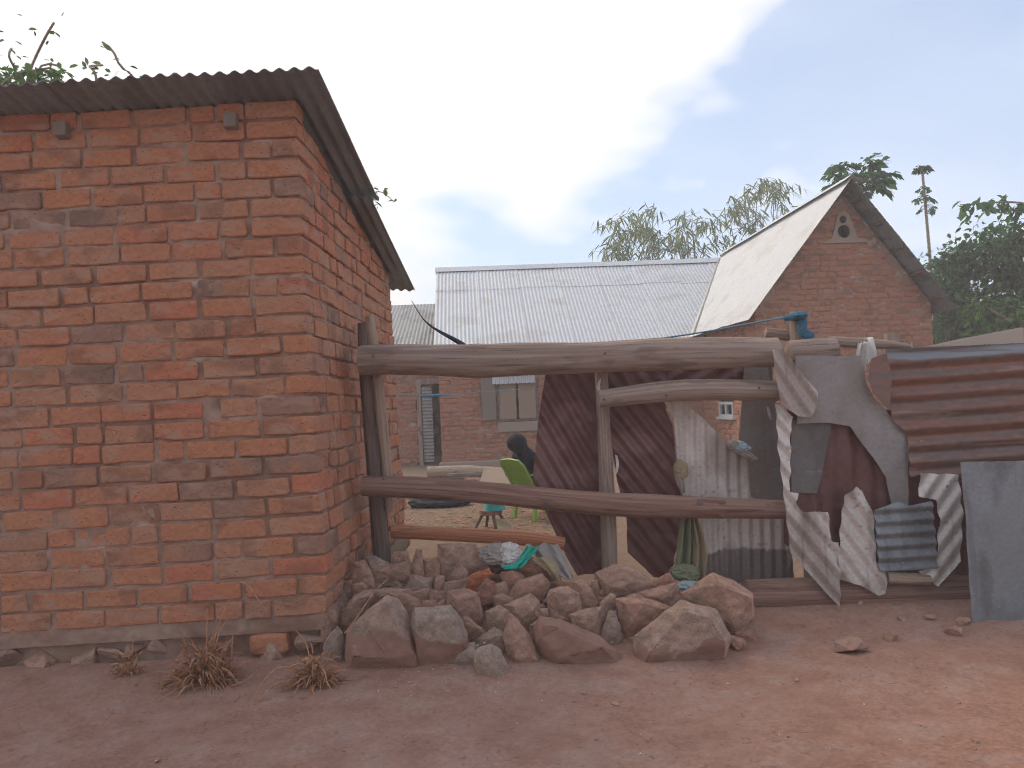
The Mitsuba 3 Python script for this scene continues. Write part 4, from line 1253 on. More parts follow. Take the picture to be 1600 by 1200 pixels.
for i in range(95):         # bed of rubble that fills the gaps
    x, y = r3.uniform(-1.0, 1.15), r3.uniform(4.0, 4.75)
    s = r3.uniform(0.05, 0.13)
    c = [x, y, float(ground_z(x, y)) + s * 0.1 + (r3.uniform(0.0, 0.10) if y > 4.25 else 0.0)]
    key = numbered('stone')
    put(key, random_rock(c, [s * 1.3, s, s * 0.8], r3, 300 + i), 'stone_mat', (r3.choice([0.35, 0.55, 0.7, 0.8, 0.92]), 0.36), smooth=32)
    lab(key, 'bit of rubble lying deep between the larger stones of the heap', group='rubble bits in the heap')


# ---------------------------------------------------------------- rags, ropes and sacks on the fences
def crumple(c, size, seed, amp=0.35, sub=4, yaw=0.0, fold=1.0):
    m = trimesh.creation.icosphere(sub, 1.0)
    v = np.asarray(m.vertices).copy()
    n1 = meshkit.fbm(v * 1.6 * fold + seed * 5.1, 3, seed) - 0.5
    rg = 1 - np.abs(meshkit.noise(v * 3.2 * fold + seed * 2.2, seed + 1) * 2 - 1)
    rg2 = 1 - np.abs(meshkit.noise(v * 7.0 * fold + seed * 1.2, seed + 2) * 2 - 1)
    v = v * (1 + amp * (1.3 * n1 + 0.7 * (rg - 0.6) + 0.35 * (rg2 - 0.6)))[:, None]
    v = v * (np.asarray(size) / 2)
    a = np.array([[math.cos(yaw), 0, -math.sin(yaw)], [0, 1, 0], [math.sin(yaw), 0, math.cos(yaw)]])
    return v @ a.T + np.asarray(c), np.asarray(m.faces)


def drape(pts, wd, seed, folds=3.0, depth=0.018, n=28, m=22, bsdf=None, thick=0.004):
    """Cloth hanging along a path (points with a width each), with folds across it."""
    P = smooth_path(pts, n)
    W = np.interp(np.linspace(0, 1, n), np.linspace(0, 1, len(wd)), wd)
    t = np.linspace(-0.5, 0.5, m)
    S, U = np.meshgrid(np.linspace(0, 1, n), t, indexing='ij')
    q = np.stack([U * folds, S * 1.3 + seed, 0 * S], -1)
    fy = depth * 2 * (meshkit.fbm(q * 1.7 + seed, 3, seed) - 0.5) + depth * np.sin(U * folds * 6.28 + 2 * S + seed)
    front = np.stack([P[:, None, 0] + U * W[:, None], P[:, None, 1] + fy, P[:, None, 2] + 0.02 * (meshkit.fbm(q * 3 + 5, 2, seed) - 0.5)], -1)
    back = front + [0, thick, 0]
    N = n * m
    f = grid_faces(n, m)
    fs = [f, f[:, ::-1] + N]
    for e in (np.arange(n) * m, np.arange(n) * m + m - 1, np.arange(m), np.arange(m) + (n - 1) * m):
        fs += [np.stack([e[:-1], e[1:], e[1:] + N], 1), np.stack([e[:-1], e[1:] + N, e[:-1] + N], 1)]
    return np.vstack([front.reshape(-1, 3), back.reshape(-1, 3)]), np.vstack(fs)


def single(name, mesh, mat, label, cat, uv=(0.5, 0.5), smooth=40, group=None, kind=None):
    k = thing(name, label, cat, group, kind)
    put(k, mesh, mat, uv, smooth)
    return k


# blue line from the knotted post down to the far eave
rope = PX([(1240, 496), (1180, 507), (1110, 519), (1030, 530), (960, 537)], 4.9)
rope[:, 1] = np.linspace(4.86, 5.6, 5)
rope = np.array([at(*p, y) for p, y in zip([(1238, 494), (1180, 504), (1110, 517), (1030, 529), (950, 539)], np.linspace(4.84, 6.2, 5))])
rp = thing('blue_rope', 'thin blue rope running down to the left from the knot on the post', 'rope')
m = tube(smooth_path(rope, 40), 0.006, 8, cap=True)
put(rp, m[:2], 'blue_rope_mat')
kk = thing('blue_cloth', 'blue cloth knotted round the top of the tall post', 'cloth')
ms = [crumple(at(1247, 494, 4.80), [0.10, 0.15, 0.05], 3, 0.25), crumple(at(1236, 496, 4.77), [0.09, 0.05, 0.035], 4, 0.3, yaw=0.15),
      crumple(at(1253, 510, 4.79), [0.05, 0.07, 0.12], 7, 0.35, yaw=-0.2), crumple(at(1262, 524, 4.79), [0.08, 0.05, 0.06], 9, 0.4, yaw=-0.4)]
put(kk, join(ms), 'blue_cloth_mat')
# white rag over the pole
wr_ = thing('white_rag', 'off-white rag slung over the pole above the patched fence', 'cloth')
yp = FY + 0.18
a = [at(1357, 556, yp - 0.05) + [0, 0.0, 0], at(1360, 532, yp - 0.03), at(1361, 529.5, yp), at(1361, 533, yp + 0.045), at(1358, 560, yp + 0.06)]
put(wr_, drape([at(1362, 566, yp - 0.055), at(1360, 545, yp - 0.05), at(1357, 530, yp - 0.02), at(1357, 528, yp + 0.02), at(1357, 545, yp + 0.05)], [0.055, 0.065, 0.065, 0.065, 0.06], 2, 1.2, 0.008), 'white_cloth_mat')
part(wr_, 'tail', drape([at(1346, 536, yp - 0.045), at(1342, 555, yp - 0.055), at(1340, 578, yp - 0.05)], [0.035, 0.04, 0.055], 5, 1.4, 0.010), 'white_cloth_mat')
part(wr_, 'tail', drape([at(1352, 535, yp - 0.05), at(1351, 560, yp - 0.06), at(1350, 580, yp - 0.055)], [0.02, 0.025, 0.022], 8, 1.0, 0.008), 'white_cloth_mat')
# bundle on the whitish sheet
bd = thing('cloth_bundle', 'pale blue and grey bundle of cloth resting on the edge of the whitish sheet', 'cloth')
put(bd, crumple(at(1156, 700, FY + 0.16), [0.13, 0.13, 0.075], 12, 0.35, yaw=-0.35), 'pale_blue_mat')
part(bd, 'fold', crumple(at(1166, 710, FY + 0.13), [0.14, 0.10, 0.05], 13, 0.45, yaw=-0.6), 'grey_cloth_mat')
part(bd, 'fold', crumple(at(1146, 695, FY + 0.14), [0.06, 0.08, 0.06], 14, 0.45), 'grey_cloth_mat')
sc_ = thing('grey_rag', 'small grey rag hooked on the left edge of the whitish sheet', 'cloth')
put(sc_, crumple(at(1064, 733, FY + 0.10), [0.075, 0.06, 0.11], 16, 0.5, yaw=0.3), 'tan_rag_mat')
part(sc_, 'tail', drape([at(1060, 738, FY + 0.09), at(1064, 755, FY + 0.09), at(1068, 772, FY + 0.10)], [0.05, 0.045, 0.02], 17, 1.2, 0.01), 'grey_cloth_mat')
gs = thing('green_sack', 'faded green sack hanging below the lower log by the whitish sheet', 'sack')
put(gs, drape([at(1074, 806, FY + 0.02), at(1073, 830, FY + 0.03), at(1072, 868, FY + 0.05), at(1070, 905, FY + 0.06)], [0.05, 0.09, 0.13, 0.15], 21, 2.2, 0.03), 'green_rag_mat')
part(gs, 'fold', drape([at(1083, 806, FY + 0.0), at(1092, 840, FY + 0.01), at(1094, 880, FY + 0.03), at(1092, 908, FY + 0.05)], [0.03, 0.065, 0.085, 0.07], 25, 1.7, 0.025), 'tan_rag_mat')
part(gs, 'fold', crumple(at(1072, 895, FY + 0.02), [0.17, 0.12, 0.10], 24, 0.4), 'green_rag_mat')
single('blue_bag', crumple(at(1078, 917, FY - 0.08), [0.14, 0.10, 0.06], 27, 0.5), 'pale_blue_mat', 'crumpled pale blue plastic bag behind the smooth reddish boulder', 'bag')
# rags in the heap
tr = thing('teal_rag', 'bright teal rag lying on the stones near the fallen red log', 'cloth')
put(tr, drape([at(834, 854, 4.52), at(826, 864, 4.48), at(818, 876, 4.44), at(808, 886, 4.42)], [0.075, 0.07, 0.06, 0.07], 31, 1.8, 0.018), 'teal_cloth_mat')
part(tr, 'end', crumple(at(799, 886, 4.43), [0.09, 0.05, 0.025], 32, 0.3), 'teal_cloth_mat')
single('crumpled_sack', crumple(at(776, 866, 4.56), [0.20, 0.15, 0.13], 34, 0.4), 'grey_cloth_mat', 'crumpled grey-white sack beside the teal rag', 'sack')
single('paper_bag', crumple(at(797, 868, 4.52), [0.12, 0.10, 0.14], 36, 0.5, fold=1.5), 'white_cloth_mat', 'screwed up whitish bag between the grey sack and the teal rag', 'bag')
gk = thing('grey_sheet', 'limp grey plastic sheet draped over stones right of the teal rag', 'cloth')
put(gk, drape([at(846, 852, 4.60), at(862, 872, 4.52), at(878, 892, 4.46), at(890, 905, 4.43)], [0.19, 0.18, 0.12, 0.05], 38, 2.0, 0.03), 'grey_cloth_mat')
part(gk, 'edge', drape([at(842, 872, 4.44), at(858, 884, 4.42), at(868, 898, 4.40), at(874, 908, 4.40)], [0.09, 0.10, 0.07, 0.03], 41, 1.0, 0.02), 'tan_rag_mat')

single('white_strip', drape([at(938, 592, FY + 0.11), at(935, 606, FY + 0.10), at(939, 618, FY + 0.10)], [0.010, 0.022, 0.016], 71, 1.0, 0.006), 'white_cloth_mat', 'scrap of white plastic caught beside the middle post above the short log', 'plastic scrap')
single('white_strip', drape([at(963, 712, FY + 0.12), at(965, 726, FY + 0.11), at(962, 741, FY + 0.11)], [0.012, 0.020, 0.012], 73, 1.0, 0.006), 'white_cloth_mat', 'scrap of white plastic caught beside the middle post above the lower log', 'plastic scrap')
single('white_strip', drape([at(1200, 636, FY + 0.20), at(1202, 647, FY + 0.20), at(1204, 655, FY + 0.20)], [0.016, 0.014, 0.012], 75, 1.0, 0.006), 'white_cloth_mat', 'tiny scrap of white plastic on the narrow grey sheet', 'plastic scrap')
# fallen red logs behind the heap
fl = thing('fallen_log', 'peeled red-brown log lying between the dark post and the maroon sheet', 'log')
v, f, uv = log([at(612, 832, 5.02), at(690, 834, 4.99), at(770, 838, 4.97), at(830, 842, 4.95), at(882, 850, 4.93)], [0.038, 0.042, 0.044, 0.046, 0.040], 2, 41, n=50, wob=0.08)
put(fl, (v, f), 'wood_mat', uv, True)
v, f, uv = log([at(600, 824, 5.10), at(660, 827, 5.10), at(728, 834, 5.08)], [0.022, 0.020, 0.010], 2, 43, n=24)
single('thin_red_pole', (v, f), 'wood_mat', 'thin red-brown pole lying on top of the fallen log', 'pole', uv, True)
# the dark stick poking up behind the top log, with its thin tip
v, f, uv = log([at(752, 566, 4.88), at(726, 541, 4.90), at(692, 521, 4.93), at(661, 498, 4.96), at(651, 483, 4.97), at(643, 470, 4.98)], [0.019, 0.017, 0.013, 0.008, 0.003, 0.002], 3, 45, n=40, wob=0.05)
single('dark_stick', (v, f), 'navy_mat', 'dark bare stick poking up to the left behind the top log', 'stick', uv, True)

# ---------------------------------------------------------------- the yard: line, chair, person, bowl
cl = thing('clothes_line', 'thin blue line stretched across the yard past the ribbed door', 'rope')
lp = [at(638, 617, 7.0), at(662, 617, 9), at(700, 616, 11.0), at(760, 611, 13.0), at(845, 606, 16.2)]
lp = [at(625, 618, 6.5), at(668, 617.5, 9.0), at(705, 616.0, 11.0), at(760, 612, 13.4), at(848, 606.5, 16.3)]
put(cl, tube(smooth_path(lp, 60), 0.006, 6)[:2], 'blue_rope_mat')
part(cl, 'rag', crumple(at(680, 618, 9.7), [0.36, 0.03, 0.035], 51, 0.3), 'blue_rope_mat')
single('twig', join([tube([at(628, 592, 6.75), at(640, 584, 6.75), at(652, 577, 6.75)], [0.008, 0.008, 0.006], 6)[:2], tube([at(647, 580, 6.75), at(656, 582, 6.74)], [0.005, 0.004], 6)[:2]]), 'cement_mat', 'pale twig stuck out from the far end of the hut wall', 'stick')

ch = thing('plastic_chair', 'lime green plastic chair with a slotted back, seen from behind', 'chair')
CH = on_ground(826, 812)
CY = math.radians(62)                        # which way the seat faces, from +x towards +y
fx = np.array([math.cos(CY - 0.55), math.sin(CY - 0.55), 0])
fx = np.array([0.80, 0.60, 0.0])
fy_ = np.array([-0.60, 0.80, 0.0])           # to the sitter's left
zg = float(ground_z(CH[0], CH[1]))


def chair_pt(f_, l_, z):
    return np.array([CH[0], CH[1], zg]) + fx * f_ + fy_ * l_ + np.array([0, 0, z])


def slab(corners, th):
    """A thin solid from a ring of points, thickened along its normal."""
    c = np.asarray(corners, float)
    n = np.cross(c[1] - c[0], c[2] - c[0])
    n = n / np.linalg.norm(n) * th
    k = len(c)
    v = np.vstack([c, c + n])
    f = [[0, i, i + 1] for i in range(1, k - 1)] + [[k, k + i + 1, k + i] for i in range(1, k - 1)]
    for i in range(k):
        j = (i + 1) % k
        f += [[i, i + k, j + k], [i, j + k, j]]
    return v, np.array(f)


SH = 0.33


def back_pt(l_, h):     # on the reclined back: h up from the seat
    return chair_pt(-0.02 - 0.55 * h, l_, SH + h * 0.95)


bw = 0.21
rails_ = [slab([back_pt(-bw, 0.0), back_pt(-bw, 0.30), back_pt(-bw + 0.05, 0.36), back_pt(-bw + 0.05, 0.0)], 0.02),
          slab([back_pt(bw - 0.05, 0.0), back_pt(bw - 0.05, 0.36), back_pt(bw, 0.30), back_pt(bw, 0.0)], 0.02),
          slab([back_pt(-bw + 0.05, 0.29), back_pt(-bw + 0.05, 0.36), back_pt(0, 0.375), back_pt(bw - 0.05, 0.36), back_pt(bw - 0.05, 0.29)], 0.02)]
part(ch, 'back_frame', join(rails_), 'green_plastic_mat', smooth=False)
for i in range(6):
    l0 = -bw + 0.055 + i * 0.052
    part(ch, 'back_slat', slab([back_pt(l0, 0.01), back_pt(l0, 0.288), back_pt(l0 + 0.045, 0.288), back_pt(l0 + 0.045, 0.01)], 0.014), 'green_plastic_mat', smooth=False)
part(ch, 'seat', slab([chair_pt(-0.02, -bw, SH), chair_pt(-0.02, bw, SH), chair_pt(0.36, bw, SH + 0.01), chair_pt(0.40, bw * 0.6, SH + 0.012), chair_pt(0.40, -bw * 0.6, SH + 0.012), chair_pt(0.36, -bw, SH + 0.01)], 0.025), 'green_plastic_mat', smooth=False)
for f_, l_ in ((-0.02, -bw), (-0.02, bw), (0.36, -bw), (0.36, bw)):
    sg2 = np.sign(l_)
    o = 0.03 if f_ > 0 else -0.04
    part(ch, 'leg', slab([chair_pt(f_, l_, SH), chair_pt(f_, l_ - sg2 * 0.055, SH), chair_pt(f_ + o, l_ - sg2 * 0.03, 0.0), chair_pt(f_ + o, l_ + sg2 * 0.012, 0.0)], 0.03), 'green_plastic_mat', smooth=False)
for sg2 in (-1, 1):
    part(ch, 'armrest', join([slab([back_pt(sg2 * bw, 0.17), back_pt(sg2 * (bw + 0.04), 0.17), chair_pt(0.28, sg2 * (bw + 0.04), SH + 0.17), chair_pt(0.28, sg2 * bw, SH + 0.17)], 0.02),
                              slab([chair_pt(0.26, sg2 * bw, SH + 0.17), chair_pt(0.26, sg2 * (bw + 0.03), SH + 0.17), chair_pt(0.30, sg2 * (bw + 0.03), SH), chair_pt(0.30, sg2 * bw, SH)], 0.02)]), 'green_plastic_mat', smooth=False)

import manifold3d as m3


def limbs(chains, refine=0.012, it=8):
    """One continuous surface from chains of (point, radius)."""
    total = None
    for chain in chains:
        for (a, ra), (b, rb) in zip(chain[:-1], chain[1:]):
            sa, sb = m3.Manifold.sphere(ra, 20).translate(list(map(float, a))), m3.Manifold.sphere(rb, 20).translate(list(map(float, b)))
            h = m3.Manifold.batch_hull([sa, sb])
            total = h if total is None else total + h
    total = total.refine_to_length(refine)
    mm = total.to_mesh()
    t = trimesh.Trimesh(np.array(mm.vert_properties)[:, :3], np.array(mm.tri_verts))
    trimesh.smoothing.filter_taubin(t, iterations=it)
    return np.asarray(t.vertices), np.asarray(t.faces)


def pp(f_, l_, z):
    return chair_pt(f_, l_, z)


pe = thing('person', 'person in dark clothes and dark head covering, sitting turned away on the green chair', 'person')
hip, chest, neck = pp(0.10, 0, SH + 0.10), pp(0.02, 0, SH + 0.27), pp(-0.02, 0, SH + 0.39)
head = pp(-0.06, 0.045, SH + 0.485)
shl = [pp(0.02, s * 0.175, SH + 0.335) for s in (-1, 1)]
elb = [pp(0.13, -0.28, SH + 0.20), pp(0.12, 0.25, SH + 0.15)]
wri = [pp(0.17, -0.24, SH + 0.40), pp(0.27, 0.20, SH + 0.20)]
kne = [pp(0.48, s * 0.11, SH + 0.08) for s in (-1, 1)]
ank = [pp(0.42, s * 0.12, 0.07) for s in (-1, 1)]
body = [[(hip, 0.115), (pp(0.03, 0, SH + 0.22), 0.105), (chest, 0.12), (pp(0.0, 0, SH + 0.345), 0.085), (neck, 0.05), (head, 0.055)],
        [(head + [0, 0, 0.015], 0.088), (head + fx * 0.05 - [0, 0, 0.045], 0.058)], [(head + fx * 0.085 - [0, 0, 0.01], 0.014), (head + fx * 0.10 - [0, 0, 0.035], 0.014)]]
for i, s in enumerate((-1, 1)):
    body.append([(chest + [0, 0, 0.06], 0.07), (shl[i], 0.055), (elb[i], 0.040), (wri[i], 0.027)])
    palm = wri[i] + fx * 0.06 - [0, 0, 0.01]
    body.append([(wri[i], 0.025), (palm, 0.028)])
    for q in range(4):
        o = fy_ * (q - 1.5) * 0.019
        ln_ = (0.030, 0.036, 0.034, 0.026)[q]
        body.append([(palm + o * 0.8, 0.011), (palm + o + fx * (0.03 + ln_) - [0, 0, 0.006], 0.0095), (palm + o + fx * (0.04 + ln_ * 1.5) - [0, 0, 0.030], 0.008)])
    body.append([(wri[i] + fx * 0.03 - fy_ * s * 0.018, 0.012), (wri[i] + fx * 0.065 - fy_ * s * 0.048 + [0, 0, 0.004], 0.0095)])
    body.append([(hip + fy_ * s * 0.07, 0.085), (kne[i], 0.058), (ank[i], 0.036), (ank[i] + fx * 0.12 - [0, 0, 0.035], 0.028)])
put(pe, limbs(body, 0.010, 6), 'skin_mat', smooth=True)
part(pe, 'shirt', limbs([[(hip - [0, 0, 0.03], 0.135), (pp(0.03, 0, SH + 0.22), 0.126), (chest, 0.138), (pp(0.0, 0, SH + 0.345), 0.11), (neck - [0, 0, 0.02], 0.068)]]
                        + [[(chest + [0, 0, 0.06], 0.085), (shl[i], 0.070), ((shl[i] + elb[i]) / 2 + 0.25 * (elb[i] - shl[i]), 0.054)] for i in (0, 1)], 0.015, 8), 'dark_cloth_mat', smooth=True)
part(pe, 'trousers', limbs([[(hip - [0, 0, 0.02], 0.128), (hip + fy_ * s * 0.07, 0.100), (kne[i], 0.072), (ank[i] + [0, 0, 0.04], 0.052)] for i, s in enumerate((-1, 1))], 0.015, 8), 'navy_mat', smooth=True)
part(pe, 'head_covering', limbs([[(head + [0, 0, 0.025] - fx * 0.012, 0.105), (head - fx * 0.035 + [0, 0, 0.03], 0.105), (neck - fx * 0.03 + [0, 0, 0.04], 0.080)]], 0.012, 8), 'hair_mat', smooth=True)

# low stool with a turquoise bowl on it
st = thing('wooden_stool', 'low brown stool with splayed legs behind the fallen log', 'stool')
SC = on_ground(768, 829)
sz = float(ground_z(SC[0], SC[1]))
S0 = np.array([SC[0], SC[1], sz])
v, f, uv = tube([S0 + [0, 0, 0.155], S0 + [0, 0, 0.20]], [0.12, 0.115], 24, 150)
put(st, (v, f), 'wood_mat', uv, smooth=False)
for a in (0.4, 1.9, 3.5, 5.0):
    o = np.array([math.cos(a), math.sin(a), 0])
    v, f, uv = tube([S0 + o * 0.19 - [0, 0, 0.01], S0 + o * 0.09 + [0, 0, 0.16]], [0.014, 0.017], 8, 330)
    part(st, 'leg', (v, f), 'wood_mat', uv, smooth=True)
bo = thing('turquoise_bowl', 'turquoise plastic bowl standing upside down on the low stool', 'bowl')
pr = np.array([[0.0, 0.105], [0.075, 0.105], [0.09, 0.095], [0.105, 0.03], [0.118, 0.0], [0.112, 0.0], [0.098, 0.03], [0.084, 0.088], [0.0, 0.096]])
m = trimesh.creation.revolve(pr, sections=32)
put(bo, (np.asarray(m.vertices) + S0 + [0.04, 0, 0.20], np.asarray(m.faces)), 'turquoise_mat', smooth=35)
cb = thing('cardboard_scrap', 'bent brown cardboard scrap leaning under the low stool', 'cardboard')
put(cb, drape([S0 + [0.10, -0.12, 0.12], S0 + [0.13, -0.18, 0.06], S0 + [0.15, -0.24, 0.01]], [0.10, 0.14, 0.15], 61, 0.7, 0.02), 'tan_rag_mat')
put_ = on_ground(685, 795)
tp = thing('dark_tarpaulin', 'dark blue folded tarpaulin lying on the yard below the lower log', 'tarpaulin')
put(tp, crumple([put_[0], put_[1] + 0.2, float(ground_z(put_[0], put_[1])) + 0.06], [0.80, 0.40, 0.17], 63, 0.2), 'navy_mat')
# planks and boards against the far wall
for i, (xa, xb, y, z, tx, name) in enumerate(((668, 790, 738, 0.12, 'long pale log lying in front of the far wall', 'yard_log'), (700, 770, 748, 0.10, 'short dark log lying before the pale one', 'yard_log'))):
    Yl = 13.2 - 0.9 * i
    v, f, uv = log([at(xa, y, Yl), at((xa + xb) / 2, y - 1, Yl), at(xb, y + 1, Yl)], [z * 0.8, z * 0.9, z * 0.7], (4, 3)[i], 65 + i, n=24)
    single(name, (v, f), 'wood_mat', tx, 'log', uv, True)
g0 = at(748, 752, 12.0)
q = np.array([at(756, 733, 12.2), at(797, 733, 12.2), at(802, 757, 11.7), at(748, 757, 11.7)])
single('tan_board', slab(q, 0.03), 'shutter_mat', 'pale tan board leaning in the yard left of the green chair', 'board', smooth=False)
# tall tan board behind the rusty sheet
q = [at(1412, 549, 5.25), at(1500, 530, 5.25), at(1594, 512, 5.25)]
q = np.array(q + [np.array([q[2][0], 5.25, 0.0]), np.array([q[0][0], 5.25, 0.0])])
scene['tan_sheet_mat'] = {'type': 'twosided', 'bsdf': rough((0.44, 0.37, 0.31), 0.9, 0.15)}
single('tall_board', slab(q, -0.03), 'tan_sheet_mat', 'tan board with a sloping top showing above the rusty sheet', 'board', smooth=False)
q = np.array([at(1594, 514, 5.4), at(1640, 506, 5.4), at(1640, 620, 5.4), at(1594, 620, 5.4)])
q[2:, 2] = 0
single('tall_board', slab(q, -0.03), 'cement_mat', 'brown board beside the tan board at the right edge', 'board', smooth=False)


def blade(a, d, ln_, w, droop, rng, n=7):
    t = np.linspace(0, 1, n)[:, None]
    d = np.asarray(d, float) / np.linalg.norm(d)
    side = np.cross(d, [rng.normal() * 0.3, rng.normal() * 0.3, 1.0])
    side /= np.linalg.norm(side) + 1e-9
    c = a + d * ln_ * t + np.array([0, 0, -1.0]) * droop * ln_ * t ** 2 + side * 0.30 * ln_ * rng.normal() * t ** 2
    ww = w * (1 - t ** 1.6) + 0.0004
    v = np.stack([c - side * ww, c + side * ww], 1).reshape(-1, 3)
    return v, grid_faces(n, 2)


# brick bats and earth thrown up along the far wall, litter on the yard
r5 = np.random.default_rng(44)
for i in range(30):
    px, py = r5.uniform(640, 770), r5.uniform(737, 765)
    Yc = 12.6 - (py - 737) * 0.075
    b = at(px, py, Yc)
    b[2] = max(b[2], 0.02)
    k = numbered('brick_bat')
    sz_ = r5.uniform(0.14, 0.30)
    put(k, random_rock([b[0], b[1], float(ground_z(b[0], b[1])) + sz_ * 0.25], [sz_ * 1.2, sz_, sz_ * 0.8], r5, 1200 + i, 0.04), 'stone_mat', (r5.uniform(0.45, 0.9), 0.45), smooth=30)
    labels[k] = {'label': 'broken brick or stone in the low heap before the far wall', 'category': 'brick', 'group': 'rubble along the far wall'}
lit = []
for i in range(900):
    px, py = r5.uniform(612, 880), r5.uniform(772, 836)
    b = on_ground(px, py)
    b[2] = float(ground_z(b[0], b[1])) + 0.004
    a = r5.uniform(0, 6.283)
    lit.append((*blade(b, [math.cos(a), math.sin(a), r5.uniform(0.0, 0.25)], r5.uniform(0.03, 0.12), r5.uniform(0.004, 0.012), 0.1, r5, 4),))
lit = [(m[0], m[1], np.tile([0.5, r5.random()], (len(m[0]), 1))) for m in lit]
v, f, uv = join(lit)
v[:, 2] = np.maximum(v[:, 2], ground_z(v[:, 0], v[:, 1]) + 0.003)
lk = thing('straw_litter', 'dry straw and leaf litter strewn over the yard', 'litter', None, 'stuff')
put(lk, (v, f), 'straw_mat', uv, True)

# ---------------------------------------------------------------- dry grass
def tuft(key_name, px, py, n, r, h, text, seed, stalks=()):
    rng = np.random.default_rng(seed)
    b = on_ground(px, py)
    b[2] = float(ground_z(b[0], b[1]))
    k = thing(key_name, text, 'dry grass')
    ms = []
    for _ in range(n):
        a = rng.uniform(0, 6.283)
        o = np.array([math.cos(a), math.sin(a) * 0.7, 0])
        st_ = b + o * rng.uniform(0, r) * [1, 0.6, 0] + [0, 0, rng.uniform(-0.005, 1.1 * h * rng.random())]
        d = o * rng.uniform(0.3, 1.0) + [0, 0, rng.uniform(0.0, 1.2)]
        ms.append((*blade(st_, d, rng.uniform(0.35, 1.0) * h, rng.uniform(0.0025, 0.0075), rng.uniform(0.2, 1.1), rng, 6), ))
    ms = [(m[0], m[1], np.tile([0.5, rng.random()], (len(m[0]), 1))) for m in ms]
    v, f, uv = join(ms)
    v[:, 2] = np.maximum(v[:, 2], ground_z(v[:, 0], v[:, 1]) + 0.002)
    put(k, (v, f), 'straw_mat', uv, True)
    for pts in stalks:
        y0 = b[1]
        pt = [at(x, y, y0 + dy) for x, y, dy in pts]
        v, f, uv = tube(smooth_path(pt, 24), np.linspace(0.0042, 0.0018, 24), 6)
        part(k, 'stalk', (v, f), 'straw_mat', np.stack([uv[:, 0], 0 * uv[:, 1] + 0.7], 1), smooth=True)
    return k


tuft('dry_grass', 320, 1072, 520, 0.14, 0.17, 'largest dry grass tuft, with tall bent stalks, against the hut plinth', 3,
     [[(322, 1070, 0), (335, 1000, 0.02), (352, 950, 0.03), (374, 909, 0.04)], [(330, 1060, 0.02), (345, 985, 0.02), (362, 958, 0.02), (381, 933, 0.02)],
      [(374, 909, 0.04), (384, 912, 0.03), (402, 935, 0.02), (417, 953, 0.0)], [(322, 1060, 0), (323, 1000, 0), (324, 950, 0.02)], [(362, 1040, 0), (363, 1000, 0.01), (364, 985, 0)],
      [(350, 1075, -0.05), (385, 1062, -0.05), (408, 1042, -0.03)], [(290, 1080, -0.04), (262, 1062, -0.02), (250, 1080, -0.06), (254, 1092, -0.10)]])
tuft('dry_grass', 492, 1074, 260, 0.080, 0.15, 'spiky dry grass tuft at the foot of the rough grey stone', 5,
     [[(490, 1070, 0), (455, 1062, -0.02), (425, 1072, -0.08), (402, 1102, -0.17)], [(480, 1060, 0), (440, 1042, -0.02), (415, 1060, -0.08), (388, 1112, -0.20)], [(484, 1050, 0), (482, 1020, 0.02), (474, 998, 0.04), (462, 985, 0.04)], [(505, 1050, 0), (512, 1030, 0), (517, 1018, 0.0)], [(470, 1080, -0.02), (456, 1095, -0.06), (451, 1125, -0.14)]])
tuft('dry_grass', 203, 1066, 100, 0.06, 0.10, 'smallest dry grass tuft, with one upright stalk, left along the hut plinth', 7,
     [[(203, 1060, 0), (206, 1030, 0.01), (208, 992, 0.01)], [(208, 1050, 0), (214, 1035, 0), (212, 1020, 0)]])
tuft('dry_grass', 14, 1020, 10, 0.03, 0.06, 'sparse dry stalks at the left end of the hut wall', 9,
     [[(30, 1010, 0.0), (36, 960, 0.02), (27, 905, 0.03), (14, 884, 0.03)], [(-8, 1028, 0), (6, 1018, 0), (18, 1010, 0)]])
lw = thing('dry_stalk', 'single dry stalk leaning across the pointed boulder', 'dry grass')
v, f, uv = tube(smooth_path([at(538, 990, 3.86), at(560, 962, 3.88), at(585, 925, 3.98), at(606, 905, 4.05)], 20), np.linspace(0.004, 0.002, 20), 6)
put(lw, (v, f), 'straw_mat', np.stack([uv[:, 0], 0 * uv[:, 1] + 0.6], 1), True)

# ---------------------------------------------------------------- loose bits on the road
r4 = np.random.default_rng(91)


def pebble(px, py, s, u, text, group, mat='stone_mat', dirt=0.3, flat=0.6, name='pebble', cat='stone'):
    b = on_ground(px, py)
    b[2] = float(ground_z(b[0], b[1])) + s * 0.12
    k = numbered(name)
    put(k, random_rock(b, [s, s * 0.8, s * flat], r4, int(r4.integers(400, 900)), 0.004 if s < 0.04 else 0.012), mat, (u, dirt), smooth=32)
    labels[k] = {'label': text, 'category': cat}
    if group:
        labels[k]['group'] = group


